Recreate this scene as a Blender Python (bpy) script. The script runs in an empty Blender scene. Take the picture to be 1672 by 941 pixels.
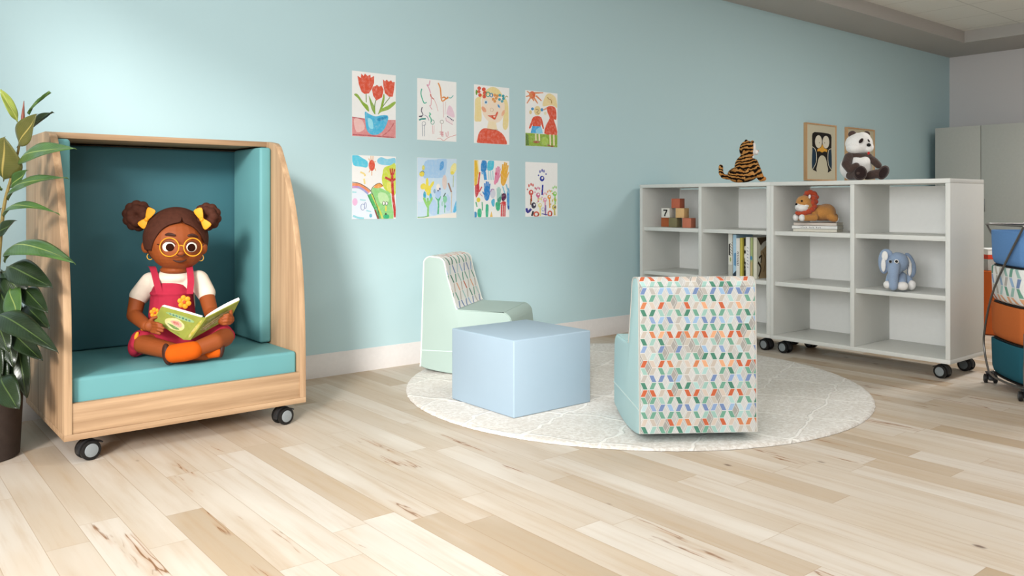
import bpy, bmesh, math, random
from mathutils import Vector, Matrix, noise as mnoise
from mathutils.geometry import tessellate_polygon
random.seed(7)
PI = math.pi
SC = bpy.context.scene
COL = SC.collection

# ---------------------------------------------------------------- camera
FOC, CXP, HYP, CAMH = 1346.0, 836.0, 329.0, 1.07
TH = math.atan2(2475 - CXP, FOC)
FW = Vector((math.cos(TH), math.sin(TH), 0)); RT = Vector((math.sin(TH), -math.cos(TH), 0))
cam = bpy.data.cameras.new('camera'); camo = bpy.data.objects.new('camera', cam); COL.objects.link(camo)
camo.location = (0, 0, CAMH)
camo.rotation_euler = (PI / 2, 0, TH - PI / 2)
cam.sensor_width = 36.0; cam.lens = FOC / 1672 * 36.0
cam.shift_y = -(470.5 - HYP) / 1672
cam.clip_start = 0.05
SC.camera = camo

# ---------------------------------------------------------------- light
def srgb(h):
    h = h.lstrip('#'); v = [int(h[i:i + 2], 16) / 255 for i in (0, 2, 4)]
    return tuple((c / 12.92 if c <= .04045 else ((c + .055) / 1.055) ** 2.4) for c in v)
world = bpy.data.worlds.new('sky'); SC.world = world; world.use_nodes = True
bg = world.node_tree.nodes['Background']; bg.inputs[0].default_value = (0.93, 0.96, 1.0, 1); bg.inputs[1].default_value = 0.4
def area(name, loc, direction, sx, sy, power, color=(1, 1, 1), spread=PI):
    l = bpy.data.lights.new(name, 'AREA'); l.shape = 'RECTANGLE'; l.size = sx; l.size_y = sy
    l.energy = power; l.color = color; l.spread = spread
    o = bpy.data.objects.new(name, l); COL.objects.link(o); o.location = loc
    o.rotation_euler = Vector(direction).to_track_quat('-Z', 'Y').to_euler(); return o
# low sun and sky light through the tall window of the left wall, added fill lamp at the front opening
sun = bpy.data.lights.new('sun', 'SUN'); sun.energy = 3.4; sun.angle = math.radians(10); sun.color = (1.0, 0.945, 0.89)
suno = bpy.data.objects.new('sun', sun); COL.objects.link(suno); suno.location = (-6, -6, 5); suno.rotation_euler = Vector((.95, 1.0, -.48)).to_track_quat('-Z', 'Y').to_euler()
area('window_daylight', (-0.76, 0.95, 1.75), (1, 0, -0.1), 3.8, 2.2, 190, (0.96, 0.985, 1.0))
area('front_fill', (4.2, -3.9, 1.85), (0, 1, -.1), 5.0, .95, 16, (0.97, 0.985, 1.0))
for xx, pw in ((2.3, 30), (7.2, 85)): area('ceiling_fill', (xx, 1.5, 3.03), (0, 0, -1), 1.2, .6, pw, (1.0, .99, .975))  # unseen fill lamps added under the ceiling to brighten wall, shelf and floor
SC.view_settings.view_transform = 'Standard'; SC.view_settings.look = 'None'
SC.view_settings.gamma = 1.0; SC.view_settings.use_curve_mapping = False
SC.view_settings.exposure = -0.12
SC.cycles.use_denoising = True
SC.cycles.max_bounces = 8; SC.cycles.diffuse_bounces = 5

# ---------------------------------------------------------------- helpers
def ray(px, py): return FW + RT * ((px - CXP) / FOC) + Vector((0, 0, (HYP - py) / FOC))
def at_d(px, py, d): return Vector((0, 0, CAMH)) + ray(px, py) * d
def at_z(px, py, z):
    r = ray(px, py); return Vector((0, 0, CAMH)) + r * ((z - CAMH) / r.z)
def y_at_x(px, X):
    r = ray(px, 329); return X * r.y / r.x
def d_at_x(px, X): return X / ray(px, 329).x

class NT:
    def __init__(s, name):
        s.m = bpy.data.materials.new(name); s.m.use_nodes = True; s.t = s.m.node_tree
        s.b = s.t.nodes['Principled BSDF']
    def n(s, k, **kw):
        x = s.t.nodes.new(k)
        for a, v in kw.items(): setattr(x, a, v)
        return x
    def put(s, sock, v):
        if isinstance(v, bpy.types.NodeSocket): s.t.links.new(v, sock)
        elif v is not None: sock.default_value = v
    def ma(s, op, a, b=None, c=None, clamp=False):
        x = s.n('ShaderNodeMath', operation=op); x.use_clamp = clamp
        s.put(x.inputs[0], a); s.put(x.inputs[1], b); s.put(x.inputs[2], c); return x.outputs[0]
    def mix(s, f, a, b):
        x = s.n('ShaderNodeMix', data_type='RGBA'); s.put(x.inputs[0], f)
        for i, v in ((6, a), (7, b)):
            s.put(x.inputs[i], (*v, 1) if isinstance(v, tuple) and len(v) == 3 else v)
        return x.outputs[2]
    def comb(s, x, y, z=0.0):
        c = s.n('ShaderNodeCombineXYZ')
        for i, v in enumerate((x, y, z)): s.put(c.inputs[i], v)
        return c.outputs[0]
    def noise(s, vec, scale=5, detail=3, rough=.5):
        x = s.n('ShaderNodeTexNoise'); s.put(x.inputs['Vector'], vec); x.inputs['Scale'].default_value = scale
        x.inputs['Detail'].default_value = detail; x.inputs['Roughness'].default_value = rough; return x.outputs[0]
    def white(s, vec):
        x = s.n('ShaderNodeTexWhiteNoise', noise_dimensions='3D'); s.put(x.inputs['Vector'], vec); return x.outputs[0], x.outputs[1]
    def ramp(s, f, stops, interp='LINEAR'):
        x = s.n('ShaderNodeValToRGB'); x.color_ramp.interpolation = interp; el = x.color_ramp.elements
        while len(el) < len(stops): el.new(.5)
        for e, (p, c) in zip(el, stops): e.position = p; e.color = (*c, 1) if len(c) == 3 else c
        s.put(x.inputs[0], f); return x.outputs[0]
    def step(s, v, a, b):
        x = s.n('ShaderNodeMapRange', interpolation_type='SMOOTHSTEP'); s.put(x.inputs[0], v)
        x.inputs[1].default_value = a; x.inputs[2].default_value = b; return x.outputs[0]
    def coord(s, kind='Object'):
        return s.n('ShaderNodeTexCoord').outputs[kind]
    def sep(s, v):
        x = s.n('ShaderNodeSeparateXYZ'); s.put(x.inputs[0], v); return x.outputs
    def bump(s, h, strength=.3, dist=.002):
        x = s.n('ShaderNodeBump'); x.inputs['Strength'].default_value = strength; x.inputs['Distance'].default_value = dist
        s.put(x.inputs['Height'], h); s.put(s.b.inputs['Normal'], x.outputs[0])
    def fin(s, color=None, rough=.6, spec=.3, metal=0.0):
        if color is not None: s.put(s.b.inputs['Base Color'], (*color, 1) if isinstance(color, tuple) and len(color) == 3 else color)
        s.put(s.b.inputs['Roughness'], rough); s.b.inputs['Specular IOR Level'].default_value = spec
        s.b.inputs['Metallic'].default_value = metal; return s.m

_mc = {}
def col(h, rough=.65, var=.06, scale=40, spec=.25, metal=0, bump=0, bscale=300, sheen=0):
    key = (h, rough, var, scale, spec, metal, bump, bscale, sheen)
    if key in _mc: return _mc[key]
    t = NT('paint_' + h.strip('#')); c = srgb(h)
    co = t.coord()
    f = t.noise(co, scale, 3)
    k1 = tuple(min(1, v * (1 - var)) for v in c); k2 = tuple(min(1, v * (1 + var)) for v in c)
    cc = t.ramp(f, [(.3, k1), (.7, k2)])
    if bump: t.bump(t.noise(co, bscale, 2), bump, .002)
    if sheen: t.b.inputs['Sheen Weight'].default_value = sheen
    _mc[key] = t.fin(cc, rough, spec, metal); return _mc[key]
def wash(h):                      # watercolour / crayon on paper
    key = ('w', h)
    if key in _mc: return _mc[key]
    t = NT('wash_' + h.strip('#')); c = srgb(h); p = srgb('#f0ece6')
    co = t.coord(); f = t.noise(co, 45, 5, .7)
    cc = t.mix(t.step(f, .40, .85), c, tuple(a * .70 + b * .30 for a, b in zip(c, p)))
    _mc[key] = t.fin(cc, .8, .15); return _mc[key]

def wood(name, axis, a='#d9bd94', b='#b98f62', k=1.0):
    t = NT(name); co = t.coord(); x = t.sep(co)
    sc = [34.0, 34.0, 34.0]; sc[axis] = 1.3
    v = t.comb(*[t.ma('MULTIPLY', x[i], sc[i]) for i in range(3)])
    f1 = t.noise(v, 1.0, 5, .6); sc2 = [4.0] * 3; sc2[axis] = .35
    v2 = t.comb(*[t.ma('MULTIPLY', x[i], sc2[i]) for i in range(3)])
    f2 = t.noise(v2, 1.3, 2)
    f = t.ma('ADD', t.ma('MULTIPLY', f1, .65), t.ma('MULTIPLY', f2, .45))
    cc = t.ramp(f, [(.34, srgb(b)), (.52, tuple((p + q) / 2 for p, q in zip(srgb(a), srgb(b)))), (.68, srgb(a))])
    t.bump(f1, .12, .002)
    return t.fin(cc, .5, .3)

class M:
    def __init__(s): s.bm = bmesh.new()
    def _add(s, b, mi):
        for f in b.faces: f.material_index = mi
        me = bpy.data.meshes.new('tmp'); b.to_mesh(me); b.free(); s.bm.from_mesh(me); bpy.data.meshes.remove(me)
    def box(s, c, d, bev=0, seg=2, rot=None, mi=0):
        b = bmesh.new(); bmesh.ops.create_cube(b, size=1)
        for v in b.verts: v.co = Vector((v.co.x * d[0], v.co.y * d[1], v.co.z * d[2]))
        if bev: bmesh.ops.bevel(b, geom=b.edges[:], offset=bev, segments=seg, affect='EDGES', profile=.5)
        mt = Matrix.Translation(c) @ (rot.to_4x4() if rot else Matrix())
        b.transform(mt); s._add(b, mi); return s
    def b2(s, x0, x1, y0, y1, z0, z1, bev=0, seg=2, mi=0):
        return s.box(((x0 + x1) / 2, (y0 + y1) / 2, (z0 + z1) / 2), (abs(x1 - x0), abs(y1 - y0), abs(z1 - z0)), bev, seg, None, mi)
    def cyl(s, p0, p1, r0, r1=None, n=28, bev=0, mi=0):
        p0 = Vector(p0); p1 = Vector(p1); b = bmesh.new()
        bmesh.ops.create_cone(b, cap_ends=True, segments=n, radius1=r0, radius2=r0 if r1 is None else r1, depth=(p1 - p0).length)
        if bev: bmesh.ops.bevel(b, geom=[e for e in b.edges if any(len(f.verts) > 4 for f in e.link_faces)], offset=bev, segments=2, affect='EDGES', profile=.5)
        b.transform(Matrix.Translation((p0 + p1) / 2) @ (p1 - p0).to_track_quat('Z', 'Y').to_matrix().to_4x4()); s._add(b, mi); return s
    def ell(s, c, r, rot=None, n=24, mi=0):
        b = bmesh.new(); bmesh.ops.create_uvsphere(b, u_segments=n, v_segments=max(8, n * 2 // 3), radius=1)
        if not hasattr(r, '__len__'): r = (r, r, r)
        b.transform(Matrix.Translation(c) @ (rot.to_4x4() if rot else Matrix()) @ Matrix.Diagonal((*r, 1))); s._add(b, mi); return s
    def cap(s, p0, r0, p1, r1, mi=0):
        b = bmesh.new()
        for p, r in ((p0, r0), (p1, r1)):
            g = bmesh.ops.create_icosphere(b, subdivisions=3, radius=r)
            for v in g['verts']: v.co += Vector(p)
        vs = [v.co.copy() for v in b.verts]; b.free(); b = bmesh.new()
        for v in vs: b.verts.new(v)
        r = bmesh.ops.convex_hull(b, input=b.verts[:])
        bmesh.ops.delete(b, geom=list({g for g in r['geom_interior'] + r['geom_unused'] if isinstance(g, bmesh.types.BMVert)}), context='VERTS')
        bmesh.ops.recalc_face_normals(b, faces=b.faces[:]); s._add(b, mi); return s
    def chain(s, pts, rs, mi=0):
        for i in range(len(pts) - 1): s.cap(pts[i], rs[i], pts[i + 1], rs[i + 1], mi)
        return s
    def tube(s, pts, r, n=8, closed=False, mi=0):
        pts = [Vector(p) for p in pts]; b = bmesh.new(); rings = []; N = len(pts); up = Vector((0, 0, 1)); prev = None
        for i, p in enumerate(pts):
            a = pts[(i - 1) % N] if closed or i else p; c = pts[(i + 1) % N] if closed or i < N - 1 else p
            t = (c - a).normalized()
            if prev is None:
                u = t.orthogonal().normalized()
            else:
                u = (prev - t * prev.dot(t)).normalized()
            prev = u; w = t.cross(u); rr = r[i] if hasattr(r, '__len__') else r
            rings.append([b.verts.new(p + (u * math.cos(2 * PI * k / n) + w * math.sin(2 * PI * k / n)) * rr) for k in range(n)])
        for i in range(N if closed else N - 1):
            A = rings[i]; B = rings[(i + 1) % N]
            off = 0
            if closed and i == N - 1:
                off = min(range(n), key=lambda o: (A[0].co - B[o].co).length)
            for k in range(n): b.faces.new((A[k], A[(k + 1) % n], B[(k + 1 + off) % n], B[(k + off) % n]))
        if not closed: b.faces.new(rings[0][::-1]); b.faces.new(rings[-1])
        bmesh.ops.recalc_face_normals(b, faces=b.faces[:]); s._add(b, mi); return s
    def prism(s, poly, f, w0, w1, bev=0, mi=0, seg=2):
        b = bmesh.new(); A = [b.verts.new(f(p, w0)) for p in poly]; B = [b.verts.new(f(p, w1)) for p in poly]; n = len(poly)
        fa = b.faces.new(A); fb = b.faces.new(B[::-1])
        for i in range(n): b.faces.new((A[i], B[i], B[(i + 1) % n], A[(i + 1) % n]))
        bmesh.ops.recalc_face_normals(b, faces=b.faces[:])
        if bev: bmesh.ops.bevel(b, geom=list(fa.edges) + list(fb.edges), offset=bev, segments=seg, affect='EDGES', profile=.5)
        s._add(b, mi); return s
    def lathe(s, prof, c=(0, 0, 0), n=40, mi=0):
        b = bmesh.new(); rings = []
        for r, z in prof: rings.append([b.verts.new((c[0] + r * math.cos(2 * PI * k / n), c[1] + r * math.sin(2 * PI * k / n), c[2] + z)) for k in range(n)])
        for A, B in zip(rings, rings[1:]):
            for k in range(n): b.faces.new((A[k], A[(k + 1) % n], B[(k + 1) % n], B[k]))
        b.faces.new(rings[0][::-1]); b.faces.new(rings[-1]); bmesh.ops.recalc_face_normals(b, faces=b.faces[:]); s._add(b, mi); return s
    def flat(s, pts, mi=0, nrm=None):
        pts = [Vector(p) for p in pts]; b = bmesh.new(); vs = [b.verts.new(p) for p in pts]
        for t in tessellate_polygon([pts]):
            try: f = b.faces.new([vs[i] for i in t])
            except ValueError: continue
            f.normal_update()
            if nrm is not None and f.normal.dot(nrm) < 0: f.normal_flip()
        s._add(b, mi); return s
    def build(s, name, mats, parent=None, ang=38, loc=None):
        me = bpy.data.meshes.new(name); s.bm.to_mesh(me); s.bm.free()
        for m in (mats if isinstance(mats, (list, tuple)) else [mats]): me.materials.append(m)
        for p in me.polygons: p.use_smooth = True
        me.set_sharp_from_angle(angle=math.radians(ang))
        o = bpy.data.objects.new(name, me); COL.objects.link(o)
        if parent: o.parent = parent
        if loc: o.location = loc
        return o
    def blob(s, name, mats, parent, vox=.004, smooth=6):
        o = s.build(name, mats, parent, 180)
        r = o.modifiers.new('Remesh', 'REMESH'); r.mode = 'VOXEL'; r.voxel_size = vox; r.use_smooth_shade = True
        if smooth: k = o.modifiers.new('Smooth', 'SMOOTH'); k.iterations = smooth; k.factor = .5
        return o
def tag(o, label=None, cat=None, group=None, kind=None):
    for k, v in (('label', label), ('category', cat), ('group', group), ('kind', kind)):
        if v: o[k] = v
    return o
def empty(name, label, cat, loc=(0, 0, 0), rz=0, group=None):
    o = bpy.data.objects.new(name, None); COL.objects.link(o); o.empty_display_size = .1
    o.location = loc; o.rotation_euler = (0, 0, rz); return tag(o, label, cat, group)
def catmull(pts, n=5, closed=True):
    out = []; N = len(pts); P = [Vector(p) for p in pts]
    for i in range(N if closed else N - 1):
        a = P[(i - 1) % N] if closed or i else P[0]; b = P[i]; c = P[(i + 1) % N]; d = P[(i + 2) % N] if closed or i < N - 2 else P[-1]
        for k in range(n):
            t = k / n
            out.append(.5 * ((2 * b) + (c - a) * t + (2 * a - 5 * b + 4 * c - d) * t * t + (3 * b - a - 3 * c + d) * t ** 3))
    if not closed: out.append(P[-1])
    return out
class Art:                       # flat drawing on a plane: origin (top left), right and down vectors, normal
    def __init__(s, m, O, X, Y, N, mats, lift=.0003, corners=None):
        s.m, s.O, s.X, s.Y, s.N, s.mats, s.c, s.lift, s.L = m, Vector(O), Vector(X), Vector(Y), Vector(N), mats, corners, lift, 1
    def q(s, p):
        x, y = p[0], p[1]
        if s.c:
            (xl, yl0, yl1), (xr, yr0, yr1) = s.c
            u = (x - xl) / (xr - xl); t0 = yl0 + (yr0 - yl0) * u; t1 = yl1 + (yr1 - yl1) * u; x, y = u, (y - t0) / (t1 - t0)
        x = min(max(x, .004), .996); y = min(max(y, .003), .997)
        return s.O + s.X * x + s.Y * y + s.N * (s.L * s.lift)
    def mi(s, h):
        m = wash(h) if isinstance(h, str) else h
        if m not in s.mats: s.mats.append(m)
        return s.mats.index(m)
    def p(s, h, pts, smooth=0):
        if smooth: pts = [(v.x, v.y) for v in catmull([(a, b, 0) for a, b in pts], smooth)]
        s.m.flat([s.q(p) for p in pts], s.mi(h), s.N); s.L += 1; return s
    def e(s, h, cx, cy, rx, ry=None, rot=0, n=20, hole=0):
        ry = ry or rx; c, d = math.cos(rot), math.sin(rot)
        P = [(cx + rx * math.cos(a) * c - ry * math.sin(a) * d, cy + rx * math.cos(a) * d + ry * math.sin(a) * c) for a in [2 * PI * k / n for k in range(n)]]
        if hole: return s.l(h, P + [P[0], P[1]], hole)
        return s.p(h, P)
    def l(s, h, pts, w, smooth=0, w1=None):
        if smooth: pts = [(v.x, v.y) for v in catmull([(a, b, 0) for a, b in pts], smooth, False)]
        A = []; B = []; n = len(pts)
        for i, p in enumerate(pts):
            a = Vector(pts[max(0, i - 1)]); b = Vector(pts[min(n - 1, i + 1)]); t = (b - a)
            t = t.normalized() if t.length else Vector((1, 0)); ww = (w if w1 is None else w + (w1 - w) * i / (n - 1)) / 2
            A.append((p[0] - t.y * ww, p[1] + t.x * ww)); B.append((p[0] + t.y * ww, p[1] - t.x * ww))
        for i in range(n - 1): s.m.flat([s.q(x) for x in (A[i], A[i + 1], B[i + 1], B[i])], s.mi(h), s.N)
        s.L += 1; return s
class Fr:                        # working frame of a figure: root point, right / away / up axes; f(px, py, t) = local point t metres nearer
    def __init__(s, name, label, cat, px0, d0, z0, group=None):
        p = at_d(px0, 329, d0); s.px0, s.d0 = px0, d0; r = ray(px0, 329)
        s.root = empty(name, label, cat, (p.x, p.y, z0), math.atan2(r.y, r.x) - PI / 2, group)
        s.inv = (Matrix.Translation((p.x, p.y, z0)) @ Matrix.Rotation(math.atan2(r.y, r.x) - PI / 2, 4, 'Z')).inverted()
        s.s = d0 / FOC
    def __call__(s, px, py, t=0): return s.inv @ at_d(px, py, s.d0 - t)
    def E(s, m, px, py, t, rx, ry, rz, rot=0, yaw=0, mi=0, n=24):   # radii in photo px; rot = roll in the view plane
        R = Matrix.Rotation(yaw, 3, 'Z') @ Matrix.Rotation(rot, 3, 'Y')
        m.ell(s(px, py, t), (rx * s.s, ry * s.s, rz * s.s), R, n, mi); return m
    def C(s, m, pts, rs, mi=0): m.chain([s(*p) for p in pts], [r * s.s for r in rs], mi); return m

# ---------------------------------------------------------------- setting
WY, WX, LX, FY = 4.62, 11.07, -0.8, -4.0
def floor_mat():
    t = NT('maple_planks'); g = t.n('ShaderNodeNewGeometry').outputs['Position']; x, y, z = t.sep(g)
    u = t.ma('DIVIDE', x, .124); k = t.ma('FLOOR', u); fu = t.ma('FRACT', u)
    w0, _ = t.white(t.comb(k, 3.7, 0)); v = t.ma('DIVIDE', t.ma('ADD', y, t.ma('MULTIPLY', w0, 9.0)), 1.05)
    j = t.ma('FLOOR', v); fv = t.ma('FRACT', v); w1, wc = t.white(t.comb(k, j, 1.3)); w2, _ = t.white(t.comb(k, j, 8.1))
    tone = t.ramp(w1, [(0, srgb('#ab967c')), (.15, srgb('#b9a792')), (.45, srgb('#c4b6a5')), (1, srgb('#cdc3b7'))])
    gv = t.comb(t.ma('ADD', t.ma('MULTIPLY', x, 26), t.ma('MULTIPLY', w2, 60)), t.ma('MULTIPLY', y, 1.6), w1)
    g1 = t.noise(gv, 1.0, 6, .62)
    c = t.mix(t.ma('MULTIPLY', t.step(g1, .42, .75), .45), tone, srgb('#ad906e'))
    bv = t.comb(t.ma('ADD', t.ma('MULTIPLY', x, 5), t.ma('MULTIPLY', w2, 30)), t.ma('MULTIPLY', y, .9), w2)
    g2 = t.noise(bv, 1.0, 3)
    c = t.mix(t.ma('MULTIPLY', t.step(g2, .5, .75), .35), c, srgb('#b89c78'))
    c = t.mix(t.ma('MULTIPLY', t.step(g2, .5, .28), .4), c, srgb('#dcd5cb'))
    # heart-wood cracks and knots
    cv = t.comb(t.ma('ADD', t.ma('MULTIPLY', x, 9.5), t.ma('MULTIPLY', w1, 40)), t.ma('MULTIPLY', y, .75), w1)
    n1 = t.noise(cv, 1.0, 3.5, .68)
    line = t.step(t.ma('ABSOLUTE', t.ma('SUBTRACT', n1, .5)), .011, .002)
    msk = t.step(t.noise(t.comb(t.ma('MULTIPLY', x, 6.0), t.ma('MULTIPLY', y, 1.6), t.ma('MULTIPLY', w1, 9)), 1.0, 4, .65), .55, .62)
    plk = t.step(w2, .52, .56)
    c = t.mix(t.ma('MULTIPLY', t.ma('MULTIPLY', t.ma('MULTIPLY', line, msk), plk), .9), c, srgb('#5a3319'))
    halo = t.step(t.ma('ABSOLUTE', t.ma('SUBTRACT', n1, .5)), .06, .0)
    c = t.mix(t.ma('MULTIPLY', t.ma('MULTIPLY', t.ma('MULTIPLY', halo, msk), plk), .38), c, srgb('#a8774a'))
    vo = t.n('ShaderNodeTexVoronoi'); t.put(vo.inputs['Vector'], t.comb(t.ma('MULTIPLY', x, 5.2), t.ma('MULTIPLY', y, 2.6), 0)); vo.inputs['Scale'].default_value = 1.0
    kn = t.step(vo.outputs['Distance'], .075, .02); wk, _ = t.white(vo.outputs['Position'])
    c = t.mix(t.ma('MULTIPLY', t.ma('MULTIPLY', kn, t.step(wk, .55, .6)), .85), c, srgb('#4e2c16'))
    sx = t.ma('MINIMUM', fu, t.ma('SUBTRACT', 1.0, fu)); sy = t.ma('MINIMUM', fv, t.ma('SUBTRACT', 1.0, fv))
    seam = t.ma('MAXIMUM', t.step(sx, .012, .004), t.step(sy, .0016, .0006))
    c = t.mix(t.ma('MULTIPLY', seam, .45), c, srgb('#94704a'))
    t.bump(t.ma('SUBTRACT', t.ma('MULTIPLY', g1, .3), seam), .25, .0015)
    return t.fin(c, t.ma('ADD', .42, t.ma('MULTIPLY', g1, .12)), .35)
def wall_mat(name, h):
    t = NT(name); co = t.n('ShaderNodeNewGeometry').outputs['Position']; t.bump(t.noise(co, 220, 3), .06, .001)
    return t.fin(srgb(h), .75, .2)
def tile_mat():
    t = NT('ceiling_tiles'); x, y, z = t.sep(t.n('ShaderNodeNewGeometry').outputs['Position'])
    def ln(v, o, p):
        f = t.ma('FRACT', t.ma('DIVIDE', t.ma('ADD', v, o), p)); return t.step(t.ma('MINIMUM', f, t.ma('SUBTRACT', 1.0, f)), .014, .006)
    L = t.ma('MAXIMUM', ln(x, .35, .61), ln(y, .17, .61))
    sp = t.noise(t.comb(x, y, 0), 90, 3)
    c = t.mix(t.ma('MULTIPLY', L, .45), t.mix(t.step(sp, .6, .72), srgb('#e2e3de'), srgb('#d4d5d0')), srgb('#a3a39e'))
    return t.fin(c, .9, .1)
def struct(m, name, mat_): return tag(m.build(name, mat_), kind='structure')
BLUE = wall_mat('blue_wall_paint', '#b6d1d6'); GREYW = wall_mat('pale_grey_wall_paint', '#d3d0d0'); CEILW = wall_mat('ceiling_paint', '#b1aeaa')
struct(M().b2(LX - .2, WX + .15, FY - .2, WY + .15, -.12, 0), 'floor', floor_mat())
struct(M().b2(LX, WX, WY, WY + .15, 0, 3.25), 'wall_back', BLUE)
struct(M().b2(WX, WX + .15, FY, WY + .15, 0, 3.25), 'wall_right', GREYW)
wl = M()
wl.b2(LX - .15, LX, FY, WY + .15, 0, .10).b2(LX - .15, LX, FY, WY + .15, 2.95, 3.25).b2(LX - .15, LX, 2.9, WY + .15, .10, 2.95).b2(LX - .15, LX, FY, -1.0, .10, 2.95)
struct(wl, 'wall_left', GREYW)
w = M(); fr = .05; a, b = -1.0, 2.9
w.b2(LX - .12, LX - .06, a, b, .10, .10 + fr).b2(LX - .12, LX - .06, a, b, 2.95 - fr, 2.95).b2(LX - .12, LX - .06, a, a + fr, .10, 2.95).b2(LX - .12, LX - .06, b - fr, b, .10, 2.95)
struct(w, 'window_1', col('#e8e8e6', .5))
wf = M(); wf.b2(LX - .15, 1.6, FY - .15, FY, 0, 3.25).b2(6.8, WX + .15, FY - .15, FY, 0, 3.25).b2(1.6, 6.8, FY - .15, FY, 0, .45).b2(1.6, 6.8, FY - .15, FY, 2.35, 3.25)  # unseen wall, added with its opening placed to keep sun off the shelves
struct(wf, 'wall_front', GREYW)
struct(M().b2(LX, WX, FY, WY, 3.05, 3.2), 'ceiling', tile_mat())
sf = M(); sf.b2(LX, WX, 4.07, WY, 2.917, 3.05).b2(10.15, WX, FY, 4.07, 2.917, 3.05)
struct(sf, 'trim_1', CEILW)
def bbm(horizontal=True):
    return [(0, 0), (.018, 0), (.018, .088), (.014, .094), (.014, .108), (.009, .116), (.009, .132), (.005, .14), (0, .14)]
struct(M().prism(bbm(), lambda p, w: (w, WY - p[0], p[1]), LX, WX), 'baseboard_back', col('#dcd8d6', .5, .02))
struct(M().prism(bbm(), lambda p, w: (WX - p[0], w, p[1]), FY, WY), 'baseboard_right', col('#dcd8d6', .5, .02))

# ---------------------------------------------------------------- casters
RUB = col('#1b1a19', .5, .1); HUB = col('#83898b', .4, .05); HOOD = col('#2c2c2d', .4, .08); HUB_SHADED = col('#5b6163', .4, .05)  # last, darker hub copy holds the shade under the shelf units
def caster(root, x, y, ang, top, r=.041, hub=HUB, kind='caster', name_body=None):
    """twin-wheel caster: axle along (cos ang, sin ang)"""
    ax = Vector((math.cos(ang), math.sin(ang), 0)); tr = Vector((-ax.y, ax.x, 0)); c = Vector((x, y, r))
    rot = Matrix((ax, tr, Vector((0, 0, 1)))).transposed()
    m = M(); m.box((x, y, top - .004), (.05, .06, .008), .002, 1, rot)
    m.cyl((x, y, r * 1.4), (x, y, top - .004), .009)
    n = 14; poly = [(math.cos(a) * r * 1.1, math.sin(a) * r * 1.1) for a in [PI * k / n * 1.12 - .12 for k in range(n + 1)]]
    m.prism(poly, lambda p, w: c + tr * p[0] + Vector((0, 0, p[1])) + ax * w, -.013, .013, .002)
    m.cyl(c - ax * .028, c + ax * .028, .006, n=12)
    o = m.build(kind, HOOD, root)
    for s in (-1, 1):
        w = M().cyl(c + ax * s * .015, c + ax * s * .034, r, n=36, bev=.004).build('wheel', RUB, o)
        M().cyl(c + ax * s * .030, c + ax * s * .0365, r * .72, r * .66, n=32, bev=.001).build('hub', hub, o)
    M().box(c + tr * r * 1.0 + Vector((0, 0, r * .62)), (.03, .034, .006), .002, 1, rot @ Matrix.Rotation(-.35, 3, 'X')).build('brake_pedal', HOOD, o)
    return o

# ---------------------------------------------------------------- reading nook
WZ = wood('oak_upright', 2, '#b99a79', '#84664a'); WXm = wood('oak_crosswise', 0, '#b99a79', '#84664a')
def vinyl(name, h, var=.05):
    t = NT(name); c = srgb(h); co = t.coord(); f = t.noise(co, 3, 2); t.bump(t.noise(co, 500, 2), .08, .001)
    return t.fin(t.ramp(f, [(.3, tuple(v * (1 - var) for v in c)), (.7, tuple(min(1, v * (1 + var)) for v in c))]), .55, .3)
TEAL = vinyl('teal_upholstery', '#5f9497'); TEAL_SHADED = vinyl('shaded_teal_upholstery', '#38656e')  # second, darker copy: shade inside the nook put into the back cushion's colour
NX0, NX1, NYB = .712, 1.757, 4.56
nook = empty('reading_nook', 'oak reading nook on casters with teal cushions against the blue wall', 'reading nook', (1.2345, 4.15, 0))
nl = Vector((-1.2345, -4.15, 0))
def NB(m): m.bm.transform(Matrix.Translation(nl)); return m
prof = [(3.706, .126), (3.709, .386), (3.722, .622), (3.749, .8), (3.79, .962), (3.853, 1.128), (3.915, 1.24), (3.975, 1.332), (3.995, 1.352), (4.02, 1.366), (4.10, 1.378), (NYB, 1.378), (NYB, .126)]
cv = [Vector((a, b, 0)) for a, b in prof[:9]]
cv = [(v.x, v.y) for v in catmull(cv, 5, False)]
poly = cv + prof[9:]
for x0, x1 in ((NX0, NX0 + .03), (NX1 - .03, NX1)):
    NB(M().prism(poly, lambda p, w: (w, p[0], p[1]), x0, x1, .002)).build('side_panel', WZ, nook)
NB(M().b2(NX0, NX1, 3.706, NYB, .1, .1255, .0015)).build('base_panel', WXm, nook)
NB(M().b2(NX0 + .03, NX1 - .03, 3.712, 3.737, .126, .248, .001)).build('front_panel', WXm, nook)
NB(M().b2(NX0 + .03, NX1 - .03, 4.105, NYB, 1.352, 1.378, .001)).build('top_panel', WXm, nook)
NB(M().b2(NX0 + .03, NX1 - .03, 4.54, NYB, .126, 1.352)).build('back_panel', WXm, nook)
NB(M().b2(NX0 + .032, NX1 - .032, 4.40, 4.54, .348, 1.34, .012, 3)).build('back_cushion', TEAL_SHADED, nook)
for x0, x1 in ((NX0 + .031, NX0 + .09), (NX1 - .092, NX1 - .031)):
    NB(M().b2(x0, x1, 4.04, 4.399, .35, 1.345, .014, 4)).build('side_cushion', TEAL, nook)
NB(M().b2(NX0 + .032, NX1 - .032, 3.74, 4.535, .15, .346, .016, 4)).build('seat_cushion', TEAL, nook)
for (x, y) in ((.812, 3.765), (1.664, 3.765), (.812, 4.47), (1.664, 4.47)):
    caster(nook, x + nl.x, y + nl.y, math.radians(-78), .1)

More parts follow.
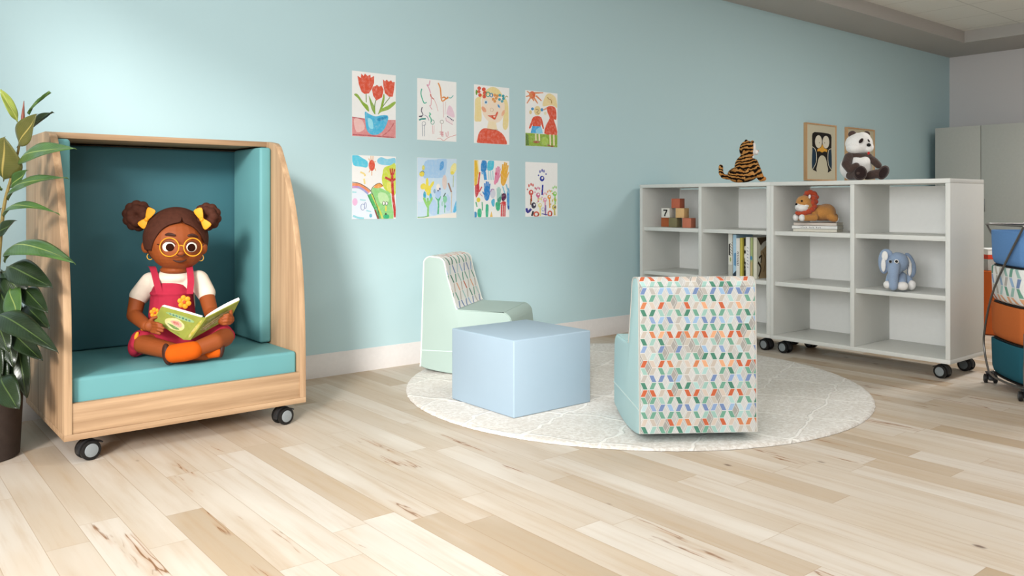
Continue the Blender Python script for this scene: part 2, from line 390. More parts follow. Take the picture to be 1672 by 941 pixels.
# ---------------------------------------------------------------- bookshelves
GREY = col('#d3d3ce', .45, .006); WHITEB = col('#efeeea', .6, .01)
SX0, SX1 = 5.114, 5.602
def bookshelf(y0, y1, label):
    yc = (y0 + y1) / 2; root = empty('bookshelf', label, 'bookshelf', ((SX0 + SX1) / 2, yc, 0), 0, 'mobile bookshelf units')
    off = Matrix.Translation((-(SX0 + SX1) / 2, -yc, 0)); t = .028
    def B(m): m.bm.transform(off); return m
    for a, b in ((y0, y0 + t), (y1 - t, y1)): B(M().b2(SX0, SX1, a, b, .126, 1.180, .001)).build('side_panel', GREY, root)
    B(M().b2(SX0, SX1, y0, y1, 1.1805, 1.207, .001)).build('top_panel', GREY, root)
    B(M().b2(SX0, SX1, y0, y1, .1, .1255, .001)).build('bottom_panel', GREY, root)
    B(M().b2(SX0, SX1, yc - .014, yc + .014, .126, 1.180, .001)).build('divider', GREY, root)
    for a, b in ((y0 + t, yc - .014), (yc + .014, y1 - t)):
        for z in (.503, .860): B(M().b2(SX0 + .02, SX1 - .016, a, b, z - .029, z, .001)).build('shelf', GREY, root)
        B(M().b2(SX1 - .014, SX1 - .004, a, b, .126, 1.171)).build('back_panel', WHITEB, root)
    for x in (SX0 + .075, SX1 - .075):
        for y in (y0 + .075, y1 - .075): caster(root, x - (SX0 + SX1) / 2, y - yc, math.radians(-8), .1, hub=HUB if x < 5.3 else HUB_SHADED)
    return root
bookshelf(2.130, 3.3505, 'grey mobile bookshelf holding the plush lion and the blue elephant')
bookshelf(3.3515, 4.572, 'grey mobile bookshelf with toy blocks and upright books, next to the blue wall')

# ---------------------------------------------------------------- rug
def rug_mat():
    t = NT('cream_rug_pile'); co = t.coord(); x, y, z = t.sep(co)
    ds = t.noise(co, 4, 2); q = t.ma('MULTIPLY', t.ma('SUBTRACT', ds, .5), .16)
    def ln(v, p):
        f = t.ma('FRACT', t.ma('DIVIDE', t.ma('ADD', v, q), p)); return t.step(t.ma('MINIMUM', f, t.ma('SUBTRACT', 1.0, f)), .03, .012)
    a = t.ma('ADD', t.ma('MULTIPLY', x, .9), t.ma('MULTIPLY', y, .45)); b = t.ma('SUBTRACT', t.ma('MULTIPLY', x, .35), t.ma('MULTIPLY', y, .95))
    L = t.ma('MAXIMUM', ln(a, .42), ln(b, .36))
    n = t.noise(co, 55, 4, .7); n2 = t.noise(co, 9, 4, .65)
    c = t.mix(t.step(n, .32, .68), srgb('#c6beb4'), srgb('#e2ded8')); c = t.mix(t.ma('MULTIPLY', t.step(n2, .48, .62), .4), c, srgb('#cbc3b9'))
    c = t.mix(t.ma('MULTIPLY', L, .6), c, srgb('#f1ede6'))
    t.bump(t.ma('ADD', n, L), .7, .006); t.b.inputs['Sheen Weight'].default_value = .2
    return t.fin(c, .95, .05)
RX, RY, RR, RZ = 3.606, 3.29, 1.305, .014
m = M(); b = bmesh.new(); rings = []
NS = 360
for k, (r, z) in enumerate([(0, .0135)] + [(RR * i / 24, .0135) for i in range(1, 24)] + [(RR - .012, .0135), (RR, .0095), (RR + .004, .001)]):
    if k == 0: rings.append([b.verts.new((0, 0, z))]); continue
    ring = []
    for i in range(NS):
        a = 2 * PI * i / NS; rr = r + (0.006 * mnoise.noise((i * .7, 0, 3)) if r > RR - .02 else 0)
        zz = z + (.0012 * mnoise.noise((rr * math.cos(a) * 18, rr * math.sin(a) * 18, 1)) if z > .012 else 0)
        ring.append(b.verts.new((rr * math.cos(a), rr * math.sin(a), zz)))
    rings.append(ring)
for i in range(NS): b.faces.new((rings[0][0], rings[1][i], rings[1][(i + 1) % NS]))
for A, B in zip(rings[1:], rings[2:]):
    for i in range(NS): b.faces.new((A[i], B[i], B[(i + 1) % NS], A[(i + 1) % NS]))
m._add(b, 0)
rug = m.build('round_rug', rug_mat(), None, 60, (RX, RY, 0.0005)); tag(rug, 'large round cream rug with pale diamond lines on the plank floor', 'rug')

# ---------------------------------------------------------------- blue cube
cube = M().box((0, 0, .189), (.524, .521, .378), .007, 3)
o = cube.build('cube_ottoman', vinyl('powder_blue_vinyl', '#9fb3c2', .02), None, 40, (2.8075, 3.3465, RZ + .0008))
tag(o, 'powder blue upholstered cube table standing on the round rug', 'ottoman')

# ---------------------------------------------------------------- rocking chairs
def pattern_mat(name='hexagon_print_fabric', k_=1.0, bw=.255, li=0.0):
    t = NT(name); uv = t.n('ShaderNodeUVMap'); uv.uv_map = 'UVMap'
    U, V, _ = t.sep(uv.outputs[0])
    u = t.ma('DIVIDE', U, .0389 * k_); v = t.ma('DIVIDE', V, .0319 * k_)
    r = t.ma('FLOOR', v); fv = t.ma('FRACT', v); ro = t.ma('MODULO', t.ma('ADD', r, 400.0), 2.0)
    tt = t.ma('ABSOLUTE', t.ma('SUBTRACT', ro, fv))               # triangle wave 0..1
    k = t.ma('ROUND', u); ke = t.ma('MODULO', t.ma('ADD', k, 400.0), 2.0)
    sg = t.ma('SUBTRACT', t.ma('MULTIPLY', ke, 2.0), 1.0)
    xc = t.ma('ADD', k, t.ma('MULTIPLY', sg, t.ma('MULTIPLY', t.ma('SUBTRACT', tt, .5), .36)))
    dx = t.ma('ABSOLUTE', t.ma('SUBTRACT', u, xc))
    bar = t.step(dx, bw + .007, bw - .007)
    w, _ = t.white(t.comb(k, r, 2.2)); w2, _ = t.white(t.comb(k, r, 7.9))
    m4 = t.ma('MODULO', t.ma('ADD', r, 400.0), 4.0)
    G = t.ramp(w, [(0, srgb('#b5aea3')), (.2, srgb('#94b5ab')), (.45, srgb('#6b9a86')), (.75, srgb('#4a7d69')), (.9, srgb('#a3c2bd'))], 'CONSTANT')
    O = t.ramp(w, [(0, srgb('#c4b5a8')), (.3, srgb('#d6a07b')), (.5, srgb('#bb6040')), (.72, srgb('#c47c55')), (.88, srgb('#b9ada1'))], 'CONSTANT')
    Bc = t.ramp(w, [(0, srgb('#aea8a1')), (.25, srgb('#93aecb')), (.5, srgb('#7084aa')), (.8, srgb('#869bbd')), (.92, srgb('#b0c5c9'))], 'CONSTANT')
    isO = t.ma('COMPARE', m4, 1.0, .4); isB = t.ma('COMPARE', m4, 3.0, .4)
    bc = t.mix(isB, t.mix(isO, G, O), Bc)
    # rhombus facets between the bars
    v2 = t.ma('DIVIDE', t.ma('ADD', v, .0), 2.0); k2 = t.ma('FLOOR', u); r2 = t.ma('FLOOR', t.ma('ADD', v2, t.ma('MULTIPLY', t.ma('MODULO', t.ma('ADD', k2, 400.0), 2.0), .5)))
    wb, _ = t.white(t.comb(k2, r2, 4.4))
    base = t.ramp(wb, [(0, srgb('#bebdb9')), (.4, srgb('#b3b1ad')), (.62, srgb('#9c9892')), (.82, srgb('#c2c1be'))], 'CONSTANT')
    if li: base = t.mix(li, base, srgb('#e6e4e0'))
    fu = t.ma('SUBTRACT', t.ma('FRACT', u), .5); ke2 = t.ma('SUBTRACT', t.ma('MULTIPLY', t.ma('MODULO', t.ma('ADD', k2, 400.0), 2.0), 2.0), 1.0)
    ln = t.step(t.ma('ABSOLUTE', t.ma('SUBTRACT', fu, t.ma('MULTIPLY', ke2, t.ma('MULTIPLY', t.ma('SUBTRACT', tt, .5), .5)))), .035, .012)
    c = t.mix(bar, base, bc)
    edge = t.ma('MULTIPLY', t.step(dx, bw - .02, bw - .003), t.step(dx, bw + .035, bw + .017))
    rowl = t.ma('MULTIPLY', t.step(t.ma('MINIMUM', fv, t.ma('SUBTRACT', 1.0, fv)), .06, .03), bar)
    white_l = t.ma('MAXIMUM', t.ma('MAXIMUM', edge, rowl), t.ma('MULTIPLY', ln, t.ma('SUBTRACT', 1.0, bar)))
    c = t.mix(t.ma('MULTIPLY', white_l, .85), c, srgb('#d6d5d1'))
    t.bump(t.noise(uv.outputs[0], 900, 2), .1, .001)
    return t.fin(c, .7, .2)
PAT = pattern_mat(); PAT_LIT = pattern_mat('hexagon_print_lit', 1.75, .15, .85); PIPE = col('#e4e6de', .6, .02); STITCH = col('#c3d3cf', .6, .02)  # brighter print copy: light on the first chair's cover put into its colour
def arc(cx, cz, r, a0, a1, n=7): return [(cx + r * math.cos(math.radians(a0 + (a1 - a0) * i / n)), cz + r * math.sin(math.radians(a0 + (a1 - a0) * i / n))) for i in range(n + 1)]
CW = .527
def chair(x, y, yaw, label, mint, pat, pipe):
    root = empty('rocking_chair', label, 'chair', (x, y, RZ + .0015), yaw, 'soft rocking chairs on the rug')
    H = .715; zs = lambda a: .034 * ((a - .30) / .30) ** 2
    back = [(0.0, zs(0) + .004), (.006, .12), (.022, .62)] + [(p[0], p[1]) for p in arc(.068, H - .045, .045, 172, 92, 6)]
    top = [(p[0], p[1]) for p in arc(.115, H - .05, .045, 85, 15, 6)]
    front = [(.175, .60), (.205, .50), (.232, .41)]
    seat = [(.246, .3935), (.30, .3905)] + [(p[0], p[1]) for p in arc(.52, .327, .06, 92, 4, 8)]
    low = [(.592, .20), (.590, zs(.59) + .004)]
    bot = [(a, zs(a)) for a in (.57, .5, .42, .36, .3, .24, .17, .1, .04)]
    outline = back + top + front + seat + low + bot
    vin = vinyl('mint_vinyl', mint, .02)
    M().prism(outline, lambda p, w: (p[0], w, p[1]), 0, CW, .008, 0, 3).build('foam_body', vin, root)
    # printed band from the back over the top and down to the seat
    path = catmull([Vector((a, 0, b)) for a, b in back + top + front + [(.243, .397)]], 4, False)
    def nrm(i):
        a = path[max(0, i - 1)]; b2 = path[min(len(path) - 1, i + 1)]; t_ = (b2 - a).normalized(); return Vector((-t_.z, 0, t_.x))
    me = bpy.data.meshes.new('printed_cover'); bm = bmesh.new(); uvl = bm.loops.layers.uv.new('UVMap')
    ys = [(.0015, -.001), (.004, .002), (.010, .0035)] + [(.02 + (CW - .04) * i / 10, .004) for i in range(11)] + [(CW - .010, .0035), (CW - .004, .002), (CW - .0015, -.001)]
    L = 0; rows = []; ss = []
    for i, p in enumerate(path):
        if i: L += (p - path[i - 1]).length
        ss.append(L); rows.append([bm.verts.new((p.x + nrm(i).x * h, yy, p.z + nrm(i).z * h)) for yy, h in ys])
    vy = {}
    for i, row in enumerate(rows):
        for (yy, h), v in zip(ys, row): vy[v] = (yy, ss[i])
    for i in range(len(rows) - 1):
        for j in range(len(ys) - 1):
            f = bm.faces.new((rows[i][j], rows[i][j + 1], rows[i + 1][j + 1], rows[i + 1][j])); f.smooth = True
            for lp in f.loops: lp[uvl].uv = vy[lp.vert]
    bmesh.ops.recalc_face_normals(bm, faces=bm.faces[:]); bm.to_mesh(me); bm.free(); me.materials.append(pat)
    o = bpy.data.objects.new('printed_cover', me); COL.objects.link(o); o.parent = root; o['label'] = 'pale cover printed with orange, green and blue slanted bars'
    sp = [Vector((a, 0, b)) for a, b in [(.236, .399)] + seat + [(.592, .20), (.592, .10)]]
    sp = catmull(sp, 4, False)
    sm = M()
    def off(i):
        a = sp[max(0, i - 1)]; b2 = sp[min(len(sp) - 1, i + 1)]; t_ = (b2 - a).normalized(); return Vector((-t_.z, 0, t_.x))
    pl = [(p.x + off(i).x * .004, p.z + off(i).z * .004) for i, p in enumerate(sp)] + [(p.x - off(i).x * .004, p.z - off(i).z * .004) for i, p in reversed(list(enumerate(sp)))]
    sm.prism(pl, lambda p, w: (p[0], w, p[1]), .006, CW - .006); sm.build('seat_cover', vin, root)
    for yy in (.002, CW - .002):
        M().tube([Vector((p.x, yy, p.z)) for p in path], .0042, 6).build('piping', pipe, root)
        M().tube([Vector((a, yy - .002 if yy < .1 else yy + .002, .139)) for a in (.008, .2, .4, .59)], .0035, 6).build('seam', STITCH, root)
    return root
c1 = chair(2.783, 4.281, -.953, 'mint rocking chair near the blue wall, seen from its side, behind the blue cube', '#a4b7b0', PAT_LIT, PIPE)
p2 = Vector((2.715, 2.428, 0)) + Vector((math.sin(.95), -math.cos(.95), 0)) * CW
c2 = chair(p2.x, p2.y, .95, 'pale aqua rocking chair seen from behind, its whole back printed with coloured bars', '#accacb', PAT, col('#b9b6af', .6, .02))

# ---------------------------------------------------------------- tall cabinet on the right wall
CABM = col('#b5b7b1', .5, .02)
cab = empty('tall_cabinet', 'tall grey two-door cabinet against the right wall behind the bookshelf', 'cabinet', (10.73, 3.98, 0))
M().b2(-.33, .33, -.52, .52, 0, 1.955, .003).build('carcass', CABM, cab)
for a, b in ((-.518, -.003), (.003, .518)):
    d = M().b2(-.352, -.332, a, b, .06, 1.962, .002).build('door', CABM, cab)
    yy = -.04 if a < -.1 else .04
    M().b2(-.368, -.3525, yy - .006, yy + .006, .95, 1.1, .003).build('handle', col('#8d908f', .35, .03, metal=1), d)

# ---------------------------------------------------------------- children's drawings on the wall
PAPER = col('#eeedeb', .85, .01)
def drawing(x0, x1, zt, zb, label, corners):
    o = M(); w, h = x1 - x0, zt - zb
    o.b2(-w / 2, w / 2, -.0012, 0, -h, 0)
    mats = [PAPER]
    A = Art(o, (-w / 2, -.0012, 0), (w, 0, 0), (0, 0, -h), (0, -1, 0), mats, .00003, corners)
    def done():
        ob = o.build('child_drawing', mats, None, 30, ((x0 + x1) / 2, WY - .0006, zt)); tag(ob, label, 'drawing', "children's drawings on the blue wall"); return ob
    return A, done
def wallx(px): r = ray(px, 329); return WY * r.x / r.y
PXS = [(574.5, 646), (681, 745), (773.8, 831.3), (857.5, 910)]
PW = [(wallx(a), wallx(b)) for a, b in PXS]
ZR = [(1.889, 1.479), (1.361, .957)]
# 1 tulips
A, done = drawing(*PW[0], *ZR[0], 'drawing of red tulips in a blue bowl, on the blue wall above the rainbow drawing', ((107, 78, 848), (622, 130, 872)))
A.p('#d98d8d', [(107, 622), (250, 640), (300, 660), (520, 655), (622, 655), (622, 872), (107, 848)]).p('#e9bcb8', [(130, 650), (220, 660), (250, 760), (160, 800)], 4).l('#b75860', [(110, 625), (200, 640), (250, 650)], 10).l('#b75860', [(115, 830), (300, 840), (600, 862)], 14).l('#c4686c', [(600, 690), (540, 780), (450, 850)], 12, 4)
for s in ([(268, 350), (270, 450)], [(385, 420), (370, 480), (372, 590)], [(550, 390), (470, 490), (410, 590)], [(478, 350), (455, 470), (415, 580)]): A.l('#6f8f3d', s, 10, 4)
A.p('#8cab3f', [(130, 360), (170, 355), (230, 440), (290, 490), (300, 560), (240, 500), (180, 410)], 4).p('#86a844', [(300, 370), (335, 440), (370, 510), (372, 590), (330, 520)], 4).p('#96b44a', [(410, 590), (440, 530), (520, 490), (600, 440), (622, 458), (540, 530), (450, 560)], 4).p('#8cab3f', [(478, 350), (485, 420), (455, 520), (440, 500)], 4)
A.p('#d9583f', [(168, 140), (185, 150), (207, 165), (212, 112), (240, 140), (255, 112), (285, 140), (318, 125), (322, 160), (362, 140), (362, 220), (330, 300), (300, 345), (250, 352), (215, 325), (185, 240)]).p('#d9583f', [(345, 265), (375, 260), (395, 242), (420, 265), (450, 250), (475, 300), (455, 390), (388, 428), (350, 370), (338, 300)]).p('#d9583f', [(466, 178), (490, 200), (512, 180), (535, 205), (565, 188), (580, 210), (610, 208), (600, 300), (585, 380), (540, 382), (490, 340), (472, 260)])
A.p('#4db6dc', [(255, 560), (300, 585), (380, 615), (450, 600), (525, 605), (520, 680), (470, 780), (400, 828), (320, 825), (275, 770), (258, 660)], 3).p('#9adcec', [(290, 640), (340, 660), (350, 760), (300, 740)], 4).p('#2f93c4', [(400, 640), (510, 610), (500, 640), (420, 670)], 4)
done()
# 2 loose lines
A, done = drawing(*PW[1], *ZR[0], 'drawing of thin scattered pastel lines on white paper, right of the tulips', ((88, 58, 845), (592, 110, 868)))
A.l('#3fae92', [(145, 195), (135, 260), (160, 350), (180, 380), (205, 368)], 13, 5).l('#d99ab0', [(248, 90), (235, 150), (210, 145), (235, 190), (255, 250)], 12, 4).l('#c96a5c', [(255, 260), (265, 300), (300, 330)], 14, 3).l('#dba3ae', [(265, 300), (262, 400), (245, 410), (275, 460)], 9, 4).l('#ddb0ae', [(300, 330), (330, 400), (350, 480)], 7, 4)
A.l('#e0924c', [(352, 120), (380, 190), (400, 345), (450, 325), (485, 305)], 17, 4).l('#d9863f', [(405, 310), (430, 300), (460, 320), (480, 295)], 18, 3).l('#6fb7b0', [(490, 305), (520, 310), (550, 278)], 12, 3)
A.l('#4f4a5e', [(150, 430), (140, 480), (160, 530), (110, 550), (150, 552)], 11, 4).l('#9c8aa8', [(180, 530), (215, 555), (235, 600)], 8, 3).l('#2f8f86', [(110, 595), (140, 582), (195, 578)], 20).l('#57b394', [(240, 500), (255, 520), (240, 540), (262, 580), (265, 620)], 15, 3).e('#6aa393', 280, 620, 22, 28, 0, 16, 8)
A.e('#9aa0a8', 170, 640, 22, 26, 0, 14, 6).l('#8f97a6', [(150, 660), (155, 800)], 7).l('#8f97a6', [(180, 650), (180, 800)], 7).l('#e2b9bb', [(280, 660), (285, 770)], 7).l('#e2b9bb', [(300, 660), (298, 770)], 7).e('#a9a59f', 400, 615, 22, 22, 0, 14, 7).l('#d9b0b0', [(395, 640), (395, 740)], 8).l('#d9b0b0', [(415, 350), (425, 560)], 6).l('#dcc0c0', [(450, 360), (440, 520)], 6)
A.p('#e6c9d6', [(460, 500), (490, 410), (530, 430), (565, 520), (555, 560), (480, 530)], 4).p('#efe3e4', [(450, 560), (550, 600), (540, 650), (455, 600)]).l('#cf9fb4', [(450, 560), (455, 600), (540, 650)], 7)
for k in range(5): A.e('#3d4468', 475 + 18 * k, 548 + 12 * k, 7, 10)
A.l('#d1707c', [(370, 745), (420, 745), (375, 775), (420, 775)], 9).l('#d1707c', [(390, 740), (395, 800)], 8).l('#d1707c', [(412, 740), (412, 805)], 8).l('#dc98a0', [(450, 750), (460, 800), (480, 790), (480, 735)], 8, 3).l('#d88f8a', [(340, 828), (380, 825), (425, 855), (480, 815), (590, 780)], 6, 4)
done()
# 3 portrait with a flower crown
A, done = drawing(*PW[2], *ZR[0], 'drawing of a smiling blonde face wearing a flower crown and red top', ((73, 63, 838), (545, 110, 862)))
A.p('#e9d69a', [(240, 130), (320, 95), (400, 130), (450, 200), (520, 290), (535, 450), (530, 600), (500, 665), (460, 640), (455, 560), (470, 400), (430, 230), (180, 220), (170, 400), (170, 540), (130, 555), (80, 540), (85, 400), (90, 260), (150, 220)], 3)
A.p('#f0dcc6', [(185, 230), (300, 210), (430, 240), (480, 330), (465, 480), (400, 560), (300, 570), (220, 510), (175, 400)], 4).p('#eedcb8', [(265, 540), (360, 560), (380, 660), (240, 655)])
A.p('#dc5a41', [(118, 780), (140, 700), (200, 645), (300, 655), (400, 680), (470, 740), (515, 850), (440, 858), (260, 848), (120, 838)], 3)
for x, y, c, r in ((140, 115, '#d9563e', 24), (200, 130, '#d9563e', 26), (215, 180, '#d9563e', 28), (205, 225, '#d9563e', 24), (150, 205, '#d9563e', 24), (135, 160, '#d9563e', 22)): A.e(c, x, y, r)
A.e('#f4e6da', 175, 165, 15).e('#6d9a3f', 105, 170, 12, 36).e('#3aa386', 255, 195, 26, 30, 0, 16, 12).e('#3b86b8', 300, 205, 18, 24, 0, 16, 12)
for x, y in ((345, 205), (365, 245), (325, 260), (380, 215), (345, 285)): A.e('#dd9a56', x, y, 20)
for x, y in ((415, 205), (460, 215), (410, 260), (445, 285), (465, 250)): A.e('#3f9fae', x, y, 19)
A.e('#f3ede4', 435, 240, 14).l('#a9a04c', [(480, 240), (505, 215), (525, 232)], 10, 3)
A.e('#cfe2ef', 228, 300, 24, 26).e('#2f6f9e', 228, 300, 13, 15).e('#8fb8dc', 400, 350, 14, 30, -.5).e('#3f7fb0', 400, 350, 7, 14, -.5)
A.e('#e8a583', 200, 395, 24, 44, -.6).e('#ecb593', 460, 440, 18, 44, .4).e('#d9bfa0', 305, 400, 22, 24, 0, 16, 7)
A.p('#d9583d', [(250, 475), (310, 470), (350, 465), (375, 425), (390, 435), (365, 500), (345, 530), (300, 505)], 3).e('#f0d8c4', 338, 490, 12).l('#8f6f4f', [(240, 655), (300, 660), (390, 665)], 6, 3)
done()
# 4 two figures under a sun
A, done = drawing(*PW[3], *ZR[0], 'drawing of two figures in red on grass under an orange sun', ((67, 58, 882), (537, 105, 888)))
A.p('#8fae43', [(67, 690), (330, 700), (537, 705), (537, 888), (67, 882)]).p('#5f7f34', [(67, 700), (110, 720), (120, 870), (67, 880)]).e('#a9c65a', 350, 800, 50, 60)
A.e('#dc6a3f', 165, 130, 46, 56)
for a, b in (((165, 130), (90, 75)), ((165, 130), (90, 255)), ((165, 130), (75, 155)), ((190, 170), (245, 255)), ((200, 100), (325, 95)), ((220, 140), (300, 215)), ((170, 180), (190, 220))): A.l('#dd8a58', [a, b], 26, 0, 14)
A.p('#ead6a0', [(315, 290), (340, 180), (380, 115), (440, 110), (510, 170), (532, 310), (470, 280), (400, 280)], 3).e('#e9cf9c', 430, 210, 40, 55, -.4).l('#b08f4a', [(385, 160), (410, 190), (440, 200), (450, 250)], 10, 3)
A.e('#e2cc94', 240, 360, 48, 70).e('#3c8fc4', 168, 335, 20, 22).e('#4f97c8', 305, 345, 20, 24).e('#dcc98f', 140, 385, 18, 30).e('#e7dfc0', 355, 395, 20, 24).l('#9a7a46', [(215, 340), (260, 350), (230, 390), (265, 400)], 9, 3)
A.p('#d9583f', [(180, 455), (240, 440), (295, 455), (320, 540), (335, 615), (318, 620), (285, 530), (285, 590), (170, 590), (185, 530), (140, 620), (118, 615), (150, 520)], 2).p('#44a5dd', [(165, 588), (290, 588), (318, 690), (142, 690)]).p('#8fd0ee', [(220, 640), (290, 600), (312, 685), (230, 690)], 3)
A.p('#e2a98a', [(320, 340), (385, 300), (390, 330), (330, 355)]).p('#d9583f', [(380, 310), (430, 285), (500, 310), (520, 400), (515, 490), (480, 480), (520, 600), (530, 705), (440, 705), (338, 690), (370, 560), (420, 465), (390, 390)], 2)
for x in (215, 265, 425, 480): A.l('#efe0bd', [(x, 700), (x + 4, 860 if x > 300 else 800)], 22)
A.e('#a8674a', 225, 820, 50, 18).e('#a0604a', 405, 862, 22, 12).e('#a0604a', 455, 874, 22, 12)
done()
# 5 rainbow and tree
A, done = drawing(*PW[0], *ZR[1], 'drawing of a rainbow, clouds, sun and a red tree, below the tulips', ((112, 65, 893), (672, 88, 888)))
A.p('#5cc6e0', [(115, 70), (175, 65), (240, 105), (305, 150), (300, 225), (220, 215), (130, 195)], 3).p('#86cbe4', [(430, 130), (480, 95), (560, 120), (660, 105), (665, 185), (560, 200), (450, 180)], 3)
A.e('#d9563f', 360, 200, 40, 72)
for a, b in (((350, 70), (350, 130)), ((375, 70), (375, 130)), ((320, 110), (335, 145)), ((325, 290), (340, 250)), ((360, 275), (360, 330)), ((410, 150), (385, 160)), ((410, 270), (395, 230))): A.l('#e2a25c', [a, b], 9)
A.l('#ecd58a', [(215, 285), (265, 310), (275, 340)], 22, 3).l('#ecd88f', [(262, 370), (270, 440)], 22)
A.p('#c9d64a', [(500, 300), (520, 230), (600, 200), (672, 195), (672, 560), (610, 560), (520, 500), (490, 390)], 3).p('#e0de6a', [(560, 420), (640, 440), (640, 540), (560, 520)], 3)
A.p('#8fce82', [(350, 520), (390, 480), (470, 490), (530, 520), (600, 560), (620, 700), (640, 888), (480, 890), (430, 720)], 2).p('#bde2a9', [(440, 560), (540, 560), (580, 660), (470, 690)], 3)
A.p('#e8a050', [(385, 485), (420, 440), (470, 430), (505, 465), (450, 492)], 3).l('#6a5240', [(345, 530), (380, 470), (455, 428), (500, 465)], 8, 4)
A.p('#dfe7f2', [(112, 495), (200, 500), (300, 570), (360, 700), (430, 893), (112, 893)], 2)
for c, o_, w in (('#54b368', 0, 60), ('#c9d052', 28, 22), ('#2f8f57', -24, 10)): A.l(c, [(330 + o_, 570), (385 + o_, 690), (440 + o_, 800), (470 + o_, 893)], w, 4)
A.l('#e58d5a', [(112, 445), (190, 450), (260, 485), (330, 545)], 36, 4).l('#c48cc0', [(112, 478), (190, 480), (250, 510), (310, 560)], 30, 4).l('#8fa5d2', [(180, 475), (250, 515), (315, 575)], 16, 4).l('#4f3f35', [(112, 415), (200, 430), (290, 480), (345, 530), (390, 620), (440, 780), (450, 893)], 8, 4).l('#8a4a3c', [(400, 770), (440, 893)], 22)
A.e('#e5b6d8', 148, 668, 32, 48).e('#7686b8', 245, 735, 24, 40, 0, 16, 7).e('#8a96c4', 278, 715, 12, 38, 0, 16, 7).l('#8fd0dc', [(125, 845), (180, 870), (260, 882)], 26, 3).l('#9cd6de', [(115, 540), (165, 545)], 16).l('#9cd6de', [(210, 640), (280, 648)], 16).l('#9cd6de', [(290, 780), (350, 795)], 14).e('#6ab5cc', 345, 845, 18, 24)
A.l('#c13a34', [(622, 300), (625, 420), (635, 600), (655, 760), (662, 870)], 34, 4).l('#c13a34', [(620, 400), (560, 370), (530, 355)], 30, 3).l('#c13a34', [(625, 400), (670, 375)], 28).l('#c13a34', [(615, 340), (595, 240)], 18).l('#c13a34', [(628, 320), (625, 240)], 18).l('#c13a34', [(640, 320), (655, 250)], 18)
A.e('#f2f0ec', 512, 688, 15, 24).e('#3e3a3a', 512, 688, 15, 24, 0, 16, 6).e('#f2f0ec', 550, 690, 15, 22).e('#3e3a3a', 550, 690, 15, 22, 0, 16, 6).l('#e4d45a', [(540, 720), (540, 790)], 18).e('#39b078', 545, 858, 40, 32).e('#3a3630', 540, 825, 10, 14)
done()
# 6 pale watercolour flowers
A, done = drawing(*PW[1], *ZR[1], 'pale blue watercolour drawing of yellow and white flowers', ((97, 58, 872), (617, 78, 872)))
A.p('#c8dcec', [(97, 58), (617, 78), (617, 872), (97, 872)]).p('#a5c8e8', [(200, 110), (330, 90), (480, 75), (470, 260), (420, 330), (230, 330), (150, 330)], 3).p('#b4d0ec', [(250, 620), (340, 640), (360, 820), (250, 800)], 3).p('#5b9fd8', [(400, 130), (440, 110), (440, 200), (390, 230)], 3).p('#d7e0ee', [(110, 330), (200, 350), (200, 600), (110, 640)], 3).p('#b6cdec', [(480, 560), (530, 600), (530, 760), (480, 760)], 3)
A.p('#e9e4da', [(97, 862), (300, 845), (460, 815), (617, 805), (617, 872), (97, 872)]).l('#6aa860', [(100, 858), (180, 855), (250, 840)], 12)
for x, y, rx, ry, ro in ((225, 400, 18, 70, 0), (175, 445, 36, 42, .4), (285, 425, 18, 55, .5), (235, 480, 42, 50, 0), (245, 530, 30, 40, 0)): A.e('#e9d851', x, y, rx, ry, ro)
A.e('#3aa7c4', 192, 560, 18, 50).e('#4fb2cc', 270, 580, 16, 42)
A.l('#7fc46a', [(235, 840), (238, 700), (232, 600)], 24).p('#93cf72', [(230, 740), (190, 660), (170, 600), (200, 600), (230, 660), (285, 590), (295, 620), (250, 710)], 3)
A.l('#4fb680', [(368, 820), (375, 700), (370, 620)], 20).e('#f0e9e2', 370, 455, 26, 46).p('#aec9ec', [(340, 520), (400, 500), (400, 580), (370, 620), (335, 590)], 3).e('#3f4f92', 392, 480, 12, 16).e('#3f4a7a', 368, 503, 10, 10).p('#49b57c', [(325, 580), (370, 620), (405, 570), (400, 610), (370, 650)], 2).e('#8aa9c4', 322, 510, 16, 30)
A.l('#7cc0a0', [(455, 800), (460, 600)], 12).e('#86c9a4', 460, 620, 28, 50).l('#56706a', [(440, 585), (468, 535)], 14).e('#a9d0cc', 425, 680, 14, 34).e('#5db088', 462, 715, 14, 18)
A.e('#dccbc4', 455, 390, 32, 100).l('#a37a66', [(505, 400), (525, 460), (548, 525)], 20, 3).l('#d0c4ae', [(545, 800), (550, 600), (552, 530)], 12).e('#ece39a', 575, 210, 40, 80, .3).e('#e9d75c', 560, 265, 26, 24).l('#b9c8a8', [(575, 300), (570, 460)], 12).p('#5bb5e0', [(617, 640), (617, 780), (570, 795), (590, 700)], 2)
A.e('#d6cf6a', 175, 195, 18, 34).e('#e2cf45', 155, 280, 32, 34).l('#7d7a55', [(130, 260), (165, 240), (190, 262)], 8, 3)
done()
